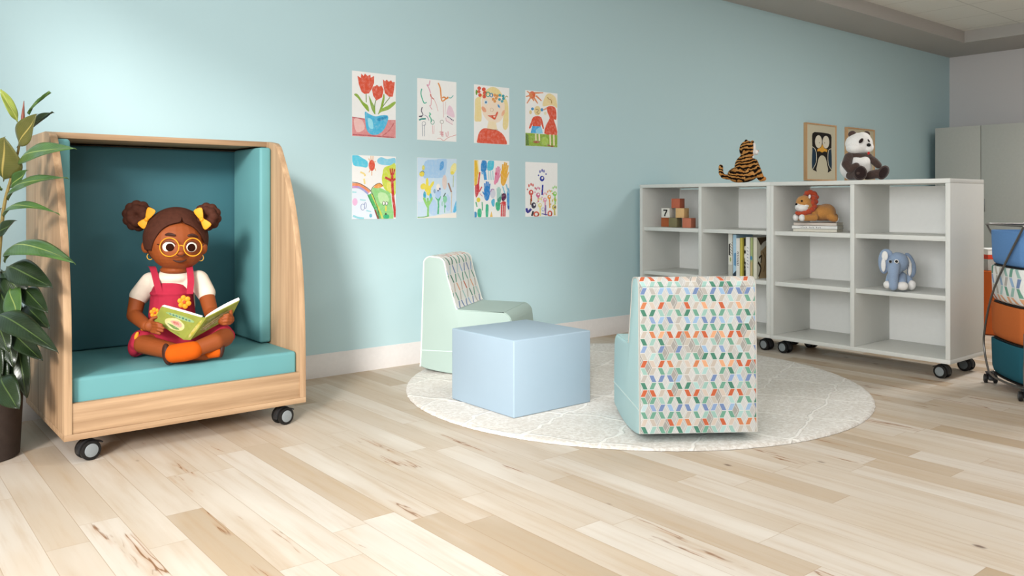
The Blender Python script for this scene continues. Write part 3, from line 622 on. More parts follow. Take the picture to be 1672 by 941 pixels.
# hand prints
def handprint(A, c, x, y, w, h, ang=0, fw=.22):
    d, s = math.cos(ang), math.sin(ang)
    R = lambda a, b: (x + a * d - b * s, y + a * s + b * d)
    A.p(c, [R(-w * .45, 0), R(-w * .4, h * .35), R(0, h * .5), R(w * .38, h * .35), R(w * .45, 0), R(w * .3, -h * .12), R(-w * .3, -h * .12)], 3)
    for k, (fx, fl) in enumerate(((-.36, .42), (-.12, .52), (.12, .5), (.36, .4))): A.l(c, [R(fx * w * .9, -h * .05), R(fx * w * 1.15, -h * fl)], w * fw)
    A.l(c, [R(w * .36, h * .18), R(w * .75, -h * .12)], w * fw)
A, done = drawing(*PW[2], *ZR[1], 'drawing filled with large streaked hand prints in many colours', ((72, 45, 860), (568, 65, 852)))
A.p('#e3b93c', [(75, 50), (130, 55), (135, 200), (110, 410), (75, 410)]).l('#f0dfa0', [(120, 60), (140, 250)], 16).l('#cf4a4a', [(150, 220), (130, 390)], 22).p('#2f86c8', [(180, 55), (240, 60), (248, 150), (225, 215), (165, 200)], 2).l('#5aa9dc', [(180, 210), (185, 250)], 16).l('#3f96d4', [(215, 215), (230, 330)], 40).p('#4fbfd8', [(265, 65), (345, 60), (345, 140), (325, 190), (255, 190)], 3)
for x in (270, 300, 330): A.l('#a9d4dc', [(x, 200), (x + 8, 330)], 14)
handprint(A, '#e08aa8', 395, 260, 70, 240, .15); A.e('#d6456a', 376, 240, 13, 20).p('#e98fae', [(350, 340), (380, 330), (375, 390), (350, 390)], 2)
handprint(A, '#e8ae3c', 495, 250, 92, 330, .12, .24); A.p('#e8ae3c', [(450, 200), (530, 200), (530, 330), (490, 380), (450, 340)], 3)
A.p('#c93f48', [(85, 410), (140, 390), (140, 500), (100, 580), (85, 500)], 2).l('#d0505a', [(140, 500), (178, 425)], 18).l('#d7a0b0', [(150, 520), (185, 560)], 10)
handprint(A, '#2f84cc', 250, 490, 86, 270, .03); A.p('#2f84cc', [(212, 430), (285, 430), (275, 590), (240, 610), (215, 560)], 3).l('#3f7fc0', [(218, 545), (188, 495)], 18)
A.e('#cfd0dc', 330, 520, 38, 70).l('#b08ab4', [(300, 500), (320, 460), (350, 470)], 12, 3).p('#49b0d4', [(310, 620), (355, 600), (350, 700), (320, 690)], 3)
handprint(A, '#a4d0c6', 415, 540, 60, 220); A.p('#4f9c86', [(395, 600), (450, 560), (440, 640), (400, 640)], 3).p('#3fae82', [(372, 650), (435, 640), (430, 740), (400, 768), (375, 730)], 3)
A.p('#5a1f4a', [(460, 530), (510, 520), (522, 580), (480, 630), (455, 600)], 3)
handprint(A, '#cf4346', 485, 660, 70, 60, 3.14)
for x in (455, 480, 505): A.l('#cf4346', [(x, 680), (x - 4, 845)], 18)
A.p('#3f92d0', [(540, 450), (568, 480), (568, 740), (540, 720), (530, 580)], 2).l('#86c4d8', [(470, 420), (500, 520)], 16).l('#86c4d8', [(520, 390), (555, 520)], 18).e('#1f4fa0', 555, 715, 14, 26)
A.e('#e2cf45', 130, 610, 26, 34).l('#3fa87c', [(95, 640), (110, 710)], 14).l('#5fb08a', [(180, 640), (185, 760)], 14).p('#37b283', [(120, 745), (170, 740), (168, 850), (122, 850)], 2).p('#43b48e', [(232, 680), (270, 690), (262, 850), (232, 850)], 2).p('#3f8fc0', [(74, 780), (105, 790), (105, 855), (74, 858)], 2).p('#e7bd5e', [(310, 770), (328, 850), (290, 852)])
done()
A, done = drawing(*PW[3], *ZR[1], 'drawing of one blue hand print above a crowd of small coloured ones', ((62, 50, 867), (543, 68, 867)))
def hp(c, x, y, s, stem=None):
    A.e(c, x, y, 30 * s, 36 * s).e('#f0ece6', x + 4, y - 8, 12 * s, 14 * s)
    for k, (dx, dy) in enumerate(((-46, -42), (-26, -90), (0, -106), (24, -96), (52, -58))): A.e(c, x + dx * s, y + dy * s, 8 * s, (20 if 0 < k < 4 else 12) * s)
    if stem: A.l(c, [(x + 3, y + 36 * s), stem], 20 * s)
hp('#2438a0', 308, 300, 1.15); A.l('#2438a0', [(318, 392), (308, 545)], 22)
hp('#cf4436', 145, 508, 1.15, (150, 640)); hp('#cf6a8e', 248, 545, 1.0, (250, 650)); hp('#e29ab4', 350, 620, .95, (360, 850)); hp('#e89a3a', 415, 578, .9, (425, 740)); hp('#8fd06a', 500, 530, 1.0, (505, 690)); hp('#e8dc8a', 275, 700, .95, (280, 860)); hp('#cdbf5a', 490, 730, 1.1, (500, 850))
A.e('#2a2340', 182, 700, 34, 46).e('#e8e6ea', 190, 690, 12, 16).l('#2f2f8c', [(75, 740), (95, 800), (145, 750)], 34, 3).l('#2a2a34', [(175, 785), (155, 855)], 26).e('#d05038', 220, 832, 34, 34, 0, 18, 20).e('#cf4a38', 425, 825, 28, 36, 0, 18, 18).l('#37459a', [(300, 825), (390, 845)], 14).l('#6a4a9a', [(360, 700), (358, 850)], 14).e('#9fb0d8', 322, 760, 20, 26, 0, 14, 8).l('#8a5a34', [(140, 600), (140, 690)], 16).e('#3c3a34', 500, 730, 13, 15)
done()

# ---------------------------------------------------------------- framed prints
OAKF = wood('frame_oak', 2, '#cfa77c', '#b58a5f')
def framed(x0, x1, label):
    w = x1 - x0; h = .592; xc = (x0 + x1) / 2
    root = empty('framed_print', label, 'picture', (xc, WY - .001, 1.284))
    fr = M(); b = .014
    fr.b2(-w / 2, w / 2, -.034, 0, 0, b).b2(-w / 2, w / 2, -.034, 0, h - b, h).b2(-w / 2, -w / 2 + b, -.034, 0, b, h - b).b2(w / 2 - b, w / 2, -.034, 0, b, h - b)
    fr.build('frame', OAKF, root)
    return root, w, h
root, w, h = framed(7.65, 8.235, 'framed penguin print with oak frame hung on the blue wall')
m = M(); m.b2(-w / 2 + .014, w / 2 - .014, -.026, -.002, .014, h - .014); mats = [col('#c6c1a9', .7, .01)]
A = Art(m, (-w / 2, -.026, h), (w, 0, 0), (0, 0, -h), (0, -1, 0), mats, .0003, ((110, 80, 858), (545, 122, 852)))
def pc(h_): return col(h_, .6, .01)
BLK = pc('#16120f')
A.p(BLK, [(195, 260), (202, 225), (230, 207), (330, 213), (430, 226), (468, 240), (478, 275), (476, 430), (470, 560), (480, 710), (425, 742), (258, 735), (195, 705), (200, 560)])
A.p(pc('#173247'), [(200, 430), (235, 450), (248, 520), (235, 640), (195, 700)], 3).p(pc('#173247'), [(474, 440), (440, 465), (430, 530), (440, 640), (478, 705)], 3)
A.l(pc('#d5d0bd'), [(195, 402), (240, 440), (258, 520), (250, 620), (200, 710)], 8, 5).l(pc('#d5d0bd'), [(478, 425), (435, 445), (422, 530), (432, 640), (482, 712)], 8, 5)
A.p(pc('#c6c1a9'), [(262, 745), (268, 640), (290, 550), (335, 515), (385, 545), (410, 640), (418, 745)], 2)
A.e(pc('#d9d4c2'), 285, 335, 50, 86).e(pc('#d9d4c2'), 392, 340, 50, 84)
A.e(pc('#8f8872'), 295, 350, 6, 8).e(pc('#8f8872'), 372, 350, 6, 8)
A.p(pc('#dba23c'), [(338, 368), (365, 420), (415, 440), (405, 472), (370, 462), (335, 480), (300, 462), (265, 465), (268, 432), (315, 415)])
m.build('print', mats, root)
root, w, h = framed(8.46, 9.06, 'framed beige print behind the panda, oak frame')
M().b2(-w / 2 + .014, w / 2 - .014, -.026, -.002, .014, h - .014).build('print', col('#c0b79b', .7, .02), root)

# ---------------------------------------------------------------- toy blocks
def block(px, X, z, colr, label, yaw=.14, num=False, s=.077):
    y = y_at_x(px, X); m = M().box((0, 0, s / 2), (s, s, s), .0025, 2); mats = [col(colr, .6, .05)]
    if num:
        A = Art(m, (-s / 2, s / 2, s), (0, -s, 0), (0, 0, -s), (-1, 0, 0), mats, .0004)
        mk = col('#151210', .6, .01)
        A.l(mk, [(.24, .22), (.74, .22)], .14).l(mk, [(.70, .16), (.60, .42), (.48, .62), (.42, .86)], .15, 4)
    o = m.build('toy_block', mats, None, 30, (X + s / 2, y, z)); o.rotation_euler.z = yaw
    return tag(o, label, 'block', 'toy blocks on the top shelf beside the wall')
zt = .8605
block(1097.5, 5.215, zt, '#7c7454', 'olive toy block in the bottom row of the block pile')
block(1085, 5.30, zt, '#b4643c', 'rust orange toy block at the bottom left of the pile, half hidden')
block(1120, 5.215, zt, '#c2745a', 'salmon red toy block at the bottom right of the pile')
block(1085.5, 5.205, zt + .0775, '#d9d5cc', 'white toy block with a black number 7', num=True)
block(1109, 5.222, zt + .0775, '#dcb27c', 'pale yellow wooden toy block in the second row')
block(1102, 5.235, zt + .155, '#b8654c', 'red brown toy block on top of the pile')

# ---------------------------------------------------------------- upright books
PG = col('#e4dfd2', .8, .03)
def book(pxa, pxb, z, h, colr, label, X=5.205, depth=.21, spine=None, cover=None):
    ya, yb = y_at_x(pxa, 5.2), y_at_x(pxb, 5.2); w = ya - yb - .0012; yc = (ya + yb) / 2
    root = empty('picture_book', label, 'book', (X, yc, z), 0, 'upright picture books on the shelf')
    m = M(); mats = [col(colr, .5, .03)]; t = min(.003, w * .2)
    m.b2(0, depth, w / 2 - t, w / 2, 0, h, .0008, 1).b2(0, depth, -w / 2, -w / 2 + t, 0, h, .0008, 1).b2(-.001, t, -w / 2, w / 2, 0, h, .0008, 1)
    if spine: spine(Art(m, (-.001, w / 2, h), (0, -w, 0), (0, 0, -h), (-1, 0, 0), mats, .0003))
    if cover: cover(Art(m, (0, -w / 2, h), (depth, 0, 0), (0, 0, -h), (0, -1, 0), mats, .0003))
    m.build('cover', mats, root)
    M().b2(t, depth - .004, -w / 2 + t, w / 2 - t, .003, h - .003).build('pages', PG, root)
def sp_zig(A):
    A.p(pc('#b9b7ae'), [(0, .72), (1, .72), (1, 1), (0, 1)]).p(pc('#3c3a35'), [(.1, .25), (1, .2), (1, .52), (.1, .5)])
    for k in range(5): A.l(pc('#dedbd2'), [(.5, .2 + .065 * k), (1, .25 + .065 * k)], .05)
    A.e(pc('#dcd8bf'), .55, .6, .35, .08).e(pc('#8c9a60'), .6, .6, .15, .05)
def sp_text(c, y0, y1, n):
    def f(A):
        for k in range(n): A.l(pc(c), [(.32, y0 + (y1 - y0) * k / n), (.72, y0 + (y1 - y0) * (k + .3) / n)], .018)
    return f
def sp_blk(A):
    A.e(pc('#cfcabc'), .5, .25, .4, .06).e(pc('#e2dfd6'), .45, .45, .35, .07).e(pc('#d2cfc4'), .6, .55, .3, .05).l(pc('#bdb9ae'), [(.3, .66), (.8, .72), (.4, .8)], .05)
def sp_blue(A): A.p(pc('#5f8fb4'), [(.3, .45), (1, .42), (1, .75), (.3, .72)]).p(pc('#2c3b48'), [(0, .93), (1, .84), (1, 1), (0, 1)])
def sp_grn(A): A.p(pc('#bda878'), [(0, .6), (.9, .58), (.9, 1), (0, 1)]).e(pc('#4f86a8'), .4, .5, .5, .05)
def cv_animal(A):
    A.p(pc('#4a3a29'), [(0, 0), (1, 0), (1, .3), (.6, .14), (.2, .2)]).p(pc('#a38a66'), [(.12, .95), (.2, .55), (.2, .3), (.5, .12), (.9, .14), (1, .3), (1, 1), (.12, 1)], 3)
    A.p(pc('#c4bfb2'), [(.15, .28), (.3, .14), (.55, .08), (.95, .08), (.6, .16), (.25, .32)], 3).l(pc('#3a2c1e'), [(.1, .5), (.25, .45), (.2, .62)], .05, 3).p(pc('#2f2419'), [(.55, .8), (.72, .6), (.95, .5), (1, .7), (.9, .86), (.6, .84)], 3).l(pc('#3a2c1e'), [(.05, .6), (.2, .75), (.08, .95)], .06, 3).l(pc('#6d573d'), [(.3, .35), (.45, .55), (.35, .85)], .03, 3)
ZB = .5035
book(1188.6, 1195.3, ZB, .325, '#d9d6cd', 'tall book with black and white zigzag spine, leftmost of the upright row', spine=sp_zig)
book(1195.6, 1201.3, ZB, .318, '#a9c8dc', 'light blue spined book beside the zigzag one', X=5.21, spine=sp_blue)
book(1202, 1208, ZB, .292, '#e0ddd6', 'white spined book with a line of small dark marks', X=5.2, spine=sp_text('#4a3f3a', .35, .72, 9))
book(1208.3, 1212.6, ZB, .296, '#c2b34e', 'mustard yellow spined book', X=5.2)
book(1212.9, 1217.4, ZB, .292, '#26221f', 'black spined book with white figures', X=5.215, spine=sp_blk)
book(1217.7, 1224.3, ZB, .303, '#e3e1dd', 'white spined book with small grey marks, right of the black one', X=5.2, spine=sp_text('#8b8a90', .25, .8, 7))
book(1224.6, 1228.6, ZB, .30, '#a5b078', 'thin green and tan spined book with a blue spot', X=5.205, spine=sp_grn)
book(1230, 1236, ZB, .303, '#d9d3c0', 'cream spined book with brown animal cover, rightmost of the upright row', X=5.2, depth=.235, cover=cv_animal)

# ---------------------------------------------------------------- stacked books under the lion
def flat_book(z, t, y0, y1, x0, colr, label, marks=False):
    root = empty('flat_book', label, 'book', (x0, (y0 + y1) / 2, z), .305, 'books lying under the plush lion')
    L = y1 - y0; m = M(); mats = [col(colr, .5, .03)]
    m.b2(0, .21, -L / 2, L / 2, 0, .0025, .0008, 1).b2(0, .21, -L / 2, L / 2, t - .0025, t, .0008, 1).b2(0, .003, -L / 2, L / 2, 0, t, .0008, 1)
    if marks:
        A = Art(m, (0, L / 2, t), (0, -L, 0), (0, 0, -t), (-1, 0, 0), mats, .0003)
        for k in range(12):
            if k not in (4, 8): A.l(pc('#3d3a38'), [(.2 + .038 * k, .35 if k % 2 else .5), (.22 + .038 * k, .7)], .014)
    m.build('cover', mats, root); M().b2(.003, .206, -L / 2 + .003, L / 2 - .003, .0025, t - .0025).build('pages', PG, root)
flat_book(.8605, .0205, 2.905, 3.195, 5.19, '#cdc8ba', 'cream book at the bottom of the stack under the lion')
flat_book(.8815, .0215, 2.90, 3.20, 5.185, '#dad9d5', 'white book with dark spine marks in the middle of the stack', True)
flat_book(.9035, .0200, 2.91, 3.195, 5.195, '#c9bdb2', 'pinkish grey book on top of the stack, under the lion')

# ---------------------------------------------------------------- plush toys
def fuzzy(name, h, var=.12, sc=160):
    t = NT(name); c = srgb(h); co = t.coord(); f = t.noise(co, sc, 3, .7); t.bump(f, .6, .004); t.b.inputs['Sheen Weight'].default_value = .25
    return t.fin(t.ramp(f, [(.3, tuple(v * (1 - var) for v in c)), (.7, tuple(min(1, v * (1 + var)) for v in c))]), .95, .05)
def tiger_mat():
    t = NT('tiger_stripes'); co = t.coord(); x, y, z = t.sep(co)
    d = t.noise(co, 11, 3, .6)
    a = t.ma('ADD', t.ma('MULTIPLY', z, 36.0), t.ma('MULTIPLY', t.ma('ABSOLUTE', t.ma('ADD', x, .02)), -9.0))
    a = t.ma('ADD', a, t.ma('MULTIPLY', d, 3.2)); f = t.ma('FRACT', a)
    n = t.noise(co, 26, 2)
    s = t.step(f, .40, .50); s = t.ma('MULTIPLY', s, t.step(f, 1.0, .93))
    c = t.mix(s, t.ramp(n, [(.35, srgb('#ae7438')), (.65, srgb('#c28f55'))]), srgb('#1c130d')); t.bump(t.noise(co, 180, 3), .5, .004)
    return t.fin(c, .95, .05)
BLACK = col('#0e0c0b', .55, .02, spec=.25); WHT = fuzzy('white_plush', '#e6e3e0', .06)
X0 = 5.30
# tiger, facing away to the right
T = Fr('plush_tiger', 'striped plush tiger sitting on top of the bookshelf, looking away to the right', 'plush toy', 1215, d_at_x(1215, 5.27), 1.211)
TM = tiger_mat()
m = M(); T.E(m, 1212.5, 286, 0, 24, 20, 13.5); T.E(m, 1216, 273, 0, 16, 16, 18); T.C(m, [(1216, 268, 0), (1220, 256, 0)], [13, 9])
T.E(m, 1203, 290, .05, 15, 12, 9.5, .2); T.C(m, [(1228, 268, .045), (1236, 282, .05), (1243, 293, .055)], [8.5, 6.5, 5]); T.C(m, [(1230, 268, -.05), (1243, 293, -.03)], [8, 5])
T.C(m, [(1190, 291, 0), (1181, 289.5, 0), (1177.2, 284, 0), (1177, 273.5, 0)], [4, 3.8, 3.8, 3.6])
m.blob('body', TM, T.root, .004, 4)
m = M(); T.E(m, 1219.5, 245.5, 0, 12, 12.5, 14.5, .1); T.E(m, 1222, 252, 0, 9, 11, 9.5); hd = m.blob('head', TM, T.root, .0035, 3)
m = M(); T.E(m, 1230.2, 246.5, 0, 3.4, 9.5, 12.5, .12); T.E(m, 1227, 258, 0, 4, 7, 3.2); T.E(m, 1235, 250.5, 0, 3.4, 5.5, 4); m.blob('face', WHT, hd, .003, 3)
m = M(); T.E(m, 1237.4, 248, 0, 1.6, 2.2, 1.8); m.build('nose', fuzzy('beige_nose', '#c89a7e'), hd)
for px, py, t in ((1218.5, 232, .03), (1228.5, 233.5, -.02)):
    m = M(); T.E(m, px, py, t, 2.6, 1.6, 2.8); m.build('ear', TM, hd)
m = M(); T.E(m, 1246.5, 293.5, .055, 4.6, 4.5, 3.8); m.build('paw', fuzzy('orange_paw', '#b97838'), T.root)
T.root.location.z += .006
# panda
Pn = Fr('plush_panda', 'white and dark brown plush panda sitting on top of the bookshelf', 'plush toy', 1407, d_at_x(1407, 5.34), 1.2075)
DK = fuzzy('dark_brown_plush', '#4b3c37', .2); PADM = fuzzy('foot_pad', '#2c2120', .1)
m = M(); Pn.E(m, 1397, 274, 0, 24.5, 22, 22); Pn.E(m, 1402, 266, .03, 18, 18, 15); m.blob('body', WHT, Pn.root, .004, 5)
m = M(); Pn.C(m, [(1390, 255, .03), (1404, 255.5, .075), (1418, 256, .04)], [7.5, 5.0, 6]); m.blob('shoulder_band', DK, Pn.root, .004, 5)
m = M(); Pn.C(m, [(1386, 257, .045), (1382, 268, .075), (1388, 277, .10), (1398, 271, .12)], [7.5, 7.5, 6.5, 5.5]); m.blob('arm', DK, Pn.root, .004, 4)
m = M(); Pn.C(m, [(1421, 259, .03), (1428, 264, .06), (1434, 270, .07)], [6, 6, 5.5]); m.blob('arm', DK, Pn.root, .004, 4)
m = M(); Pn.C(m, [(1388, 287, .05), (1403, 283, .13)], [6.5, 9]); Pn.E(m, 1404, 282.5, .135, 11, 6, 12, 0, -.1); l1 = m.blob('leg', DK, Pn.root, .004, 3)
m = M(); Pn.E(m, 1404.6, 282.3, .157, 8.6, 2.4, 9.6, 0, -.1); m.build('foot_pad', PADM, l1)
m = M(); Pn.C(m, [(1416, 287, .05), (1432, 284, .10)], [6.5, 7.5]); Pn.E(m, 1442, 281.8, .115, 8.5, 5.5, 12.5, .55, .35); l2 = m.blob('leg', DK, Pn.root, .004, 3)
m = M(); Pn.E(m, 1442.6, 281.8, .131, 6.4, 2.6, 10, .55, .35); m.build('foot_pad', PADM, l2)
m = M(); Pn.E(m, 1402.5, 234.5, .03, 21, 20, 17.5); Pn.E(m, 1397, 241, .04, 15, 16, 11); Pn.E(m, 1417.5, 240.5, .075, 8.5, 9, 8.5); Pn.E(m, 1408, 228, .05, 13, 14, 12); hd = m.blob('head', WHT, Pn.root, .0035, 4)
for px, py, t, r in ((1391.5, 219.5, .03, 6.2), (1415, 219, .0, 5.2)):
    m = M(); Pn.E(m, px, py, t, r, r * .6, r * .95); m.build('ear', DK, hd)
m = M(); Pn.E(m, 1405.9, 230, .128, 2.6, 2.2, 4.6, .65); m.build('eye_patch', PADM, hd)
m = M(); Pn.E(m, 1418.4, 229.9, .108, 1.3, 2, 2.8, -.5); m.build('eye_patch', PADM, hd)
m = M(); Pn.E(m, 1418.6, 236.8, .118, 3.2, 2.6, 2.8); m.build('nose', BLACK, hd)
m = M(); Pn.E(m, 1418.3, 250.3, .088, 1.9, 2, 2.4, .3); m.build('bow_tie', col('#c4302e', .7), Pn.root)
# lion
Ln = Fr('plush_lion', 'orange plush lion lying on a small stack of books', 'plush toy', 1335, d_at_x(1335, 5.265), .9285)
OR = fuzzy('orange_plush', '#bd8548', .16); RED = fuzzy('rust_mane', '#b1492f', .2)
m = M(); Ln.E(m, 1340, 350, 0, 23, 17, 13); Ln.E(m, 1349, 349, -.01, 15, 17, 14); Ln.E(m, 1325, 352, .01, 13, 14, 11.5)
Ln.E(m, 1358, 357.2, .055, 11, 7, 6.8, .5); Ln.E(m, 1358, 356, -.07, 10, 7, 7); Ln.C(m, [(1330, 357.5, .06), (1312, 358.2, .075)], [6, 5]); Ln.C(m, [(1320, 358, -.03), (1301, 358, .0)], [6, 4.5]); m.blob('body', OR, Ln.root, .004, 5)
m = M(); Ln.E(m, 1312.5, 333.5, .03, 12.5, 14, 12); Ln.E(m, 1317, 338, .03, 10, 13, 11); hd = m.blob('head', OR, Ln.root, .0035, 4)
m = M(); Ln.E(m, 1309.5, 341.5, .036, 11, 13.5, 7.6, .1); Ln.E(m, 1303, 339.5, .055, 4.2, 6, 4.5); Ln.E(m, 1316, 338.6, .055, 6, 9, 3.6, .1); m.blob('muzzle', WHT, hd, .003, 4)
m = M()
for px, py, r, t in ((1318, 318, 4.2, .03), (1323.5, 316.6, 4.6, .03), (1329, 319, 4.8, .03), (1332, 324, 4.6, .03), (1328, 326, 4.6, .05), (1331, 331.5, 4.6, .04), (1327, 334, 4.2, .06), (1329, 339, 4.8, .05), (1325.5, 344, 4.8, .06), (1320.5, 348, 4.5, .07), (1314, 350.4, 4.2, .07), (1307, 351.4, 3.8, .06), (1302, 350.6, 3.4, .05), (1324, 325, 5, .0), (1326, 336, 6, .0), (1320, 345, 6, .0), (1316, 322, 4, .0)):
    Ln.E(m, px, py, t, r * 1.15, r * 1.2, r * .95, .4)
m.blob('mane', RED, Ln.root, .0035, 2)
m = M(); Ln.E(m, 1322, 323.5, .075, 1.9, 1.6, 3.2, .1); m.build('ear', WHT, hd)
m = M(); Ln.E(m, 1309.2, 330.6, .083, 1.7, 1.3, 1.7); m.build('eye', BLACK, hd)
m = M(); Ln.E(m, 1300.2, 336, .068, 1.9, 2.2, 1.7); m.build('nose', BLACK, hd)
for px, py, t, rx in ((1299.5, 357.5, .02, 4.8), (1309.5, 358.2, .078, 4.8)):
    m = M(); Ln.E(m, px, py, t, rx, 6, 5.6); m.build('paw', WHT, Ln.root)
m = M(); Ln.E(m, 1367.2, 362, .058, 2.2, 4.6, 4.6, .5); m.build('foot_pad', WHT, Ln.root)
Ln.root.location.z += .010
# elephant
El = Fr('plush_elephant', 'blue knitted plush elephant sitting on the middle shelf', 'plush toy', 1467, d_at_x(1467, 5.23), .5035)
BL = fuzzy('blue_knit', '#8fa1bb', .1, 220)
m = M(); El.E(m, 1467, 457, -.01, 15, 14, 15); El.C(m, [(1454, 450, .02), (1450.5, 460, .05)], [5.5, 5]); El.C(m, [(1471, 452, .03), (1472, 462, .075)], [8, 8]); El.C(m, [(1482, 456, .02), (1486, 463, .05)], [7, 6.5]); m.blob('body', BL, El.root, .004, 4)
m = M(); El.E(m, 1466, 428.5, .02, 16.5, 17, 16.5); El.E(m, 1461, 440, .045, 12, 12, 9); El.C(m, [(1459.5, 434, .075), (1458.8, 448, .095), (1458.5, 468, .095)], [9.5, 7.8, 6.6]); hd = m.blob('head', BL, El.root, .0035, 5)
m = M(); El.E(m, 1443.5, 427.5, .0, 9.2, 5, 20, .0, -.25); El.E(m, 1448, 414, .0, 9, 5, 7.5, .3, -.25); er = m.blob('ear', BL, hd, .003, 4)
m = M(); El.E(m, 1444.8, 418, .024, 5, 1.6, 8, 0, -.25); El.E(m, 1442.5, 433, .024, 3.8, 1.6, 11.5, 0, -.25); m.blob('ear_lining', WHT, er, .002, 3)
m = M(); El.E(m, 1486, 431, .0, 8, 5, 19, -.33, .3); El.E(m, 1488, 444, .01, 6.6, 5, 10, 0, .3); er = m.blob('ear', BL, hd, .003, 4)
m = M(); El.E(m, 1484, 427, .026, 3, 1.6, 9.5, -.42, .3); El.E(m, 1485.6, 441, .032, 3.2, 1.6, 10, .05, .3); m.blob('ear_lining', WHT, er, .002, 3)
for px, t, rw in ((1453.6, .097, 2.6), (1463.8, .106, 3.4)):
    m = M(); El.E(m, px, 427.3, t, rw, 1.2, rw); ey = m.build('eye', col('#eceae6', .4), hd)
    m = M(); El.E(m, px, 427.1, t + .005, 2.2, 1, 2.2); m.build('pupil', BLACK, ey)
for px, py, rx, rz, t in ((1448.8, 465, 6, 6.2, .07), (1473.4, 467, 9, 7.2, .095), (1488.4, 465.5, 6.6, 8, .06)):
    m = M(); El.E(m, px, py, t, rx, 7, rz); m.build('foot', WHT, El.root)

# ---------------------------------------------------------------- storage cart and bins
STEEL = col('#6f6c68', .35, .03, metal=.8)
CO = Vector((5.262, 1.992, 0)); CUX = Vector((-.752, -.659, 0)); CUY = Vector((.659, -.752, 0))
cart = empty('storage_cart', 'wire cart with four stacked fabric bins at the right edge', 'cart', CO, math.atan2(CUX.y, CUX.x))
# local: x along the front to the right, -y... front faces local -y
def LC(x, y, z): return Vector((x, y, z))
CWD, CDP = .50, .34
fm = M()
def rr(x0, x1, y0, y1, z, r=.05, n=5, bul=0):
    pts = []
    for cx, cy, a0 in ((x1 - r, y1 - r, 0), (x0 + r, y1 - r, 90), (x0 + r, y0 + r, 180), (x1 - r, y0 + r, 270)):
        for k in range(n + 1):
            a = math.radians(a0 + 90 * k / n); pts.append(Vector((cx + r * math.cos(a), cy + r * math.sin(a), z)))
    if bul:
        q = []
        for i, p in enumerate(pts):
            q.append(p); nx = pts[(i + 1) % len(pts)]
            if (nx - p).length > .1:
                for k in range(1, 8): q.append(p.lerp(nx, k / 8))
        pts = []
        for p in q:
            u = (p.x - x0) / (x1 - x0) * 2 - 1; v = (p.y - y0) / (y1 - y0) * 2 - 1
            pts.append(Vector((p.x + math.copysign(bul * (1 - v * v), u) * (abs(u) > .98), p.y + math.copysign(bul * 1.6 * (1 - u * u), v) * (abs(v) > .98), z)))
    return pts
SGN = -1   # local y of the front
fm.tube(rr(0, CWD, 0, CDP, .937, .035, 5, .006), .0055, 8, True)
fm.tube(rr(.012, CWD - .012, .012, CDP - .012, .066, .035, 5, .02), .0065, 8, True)
for s, (xa, xb) in ((0, (.014, CWD - .004)), (1, (CWD - .014, .004))):
    y0 = -.018 if s == 0 else .02
    fm.tube(catmull([(xa, .012, .066), (xa - .002 + .004 * s, y0 * .4, .17), (xa + (.006 if s == 0 else -.006), y0 * .75, .30), (xa + (xb - xa) * .4, y0 - (.012 if s == 0 else -.05), .58), (xb, .004, .937)], 5, False), .0062, 8)
    yb = CDP + .03 if s == 0 else CDP - .02
    fm.tube(catmull([(xa, CDP - .012, .066), (xa, CDP + .01, .17), (xa + (.006 if s == 0 else -.006), yb, .30), (xa + (xb - xa) * .4, yb, .58), (xb, CDP - .004, .937)], 5, False), .0062, 8)
fm.build('frame', STEEL, cart)
def fabric(name, h):
    t = NT(name); c = srgb(h); co = t.coord(); f = t.noise(co, 420, 2); t.bump(f, .25, .001)
    return t.fin(t.ramp(f, [(.3, tuple(v * .9 for v in c)), (.7, tuple(min(1, v * 1.08) for v in c))]), .85, .15)
PATB = pattern_mat('hexagon_print_bin', 1.7, .24, .8)
BINS = [(.709, .905, fabric('blue_fabric', '#5f87b8'), 'blue fabric bin'), (.498, .700, None, 'white fabric bin with coloured hexagon print'), (.288, .489, fabric('orange_fabric', '#b5602f'), 'orange fabric bin'), (.078, .279, fabric('dark_teal_fabric', '#1f5360'), 'dark teal fabric bin')]
for z0, z1, mt, lb in BINS:
    me = bpy.data.meshes.new('bin'); bm = bmesh.new(); uvl = bm.loops.layers.uv.new('UVMap'); vu = {}
    lev = [(.018, .026, z0), (.010, .016, z0 + .010), (.005, .008, z0 + .04), (.002, .004, z1 - .004), (.004, .006, z1), (.012, .014, z1 - .006), (.02, .03, z0 + .03)]
    rings = []
    for i, (ix, iy, z) in enumerate(lev):
        P = rr(ix + .012, CWD - ix - .012, iy + .01, CDP - iy - .01, z, .06, 6, .012 if i < 6 else .01); L = 0; rg = []
        for k, p in enumerate(P):
            if k: L += (p - P[k - 1]).length
            v = bm.verts.new(p); vu[v] = (L, z); rg.append(v)
        rings.append(rg)
    for A, B in zip(rings, rings[1:]):
        for k in range(len(A)):
            f = bm.faces.new((A[k], A[(k + 1) % len(A)], B[(k + 1) % len(A)], B[k])); f.smooth = True
            for lp in f.loops: lp[uvl].uv = vu[lp.vert] if k < len(A) - 1 or lp.vert not in (A[0], B[0]) else (vu[A[-1]][0] + .02, vu[lp.vert][1])
    bm.faces.new(rings[0][::-1]); bm.faces.new(rings[-1]); bmesh.ops.recalc_face_normals(bm, faces=bm.faces[:]); bm.to_mesh(me); bm.free()
    me.materials.append(mt or PATB); o = bpy.data.objects.new('bin', me); COL.objects.link(o); o.parent = cart; o['label'] = lb
    tr = M(); P = rr(.03, CWD - .03, .024, CDP - .024, z0 - .010, .06, 6, .012)
    tr.prism([(p.x, p.y) for p in P], lambda p, w: (p[0], p[1], w), z0 - .008, z0 - .001); tr.build('tray', col('#161412', .6, .05), cart)
for x in (.02, CWD - .02):
    for y in (.02, CDP - .02): caster(cart, x, y, math.radians(75), .064, .026, col('#4b4c4c', .5))

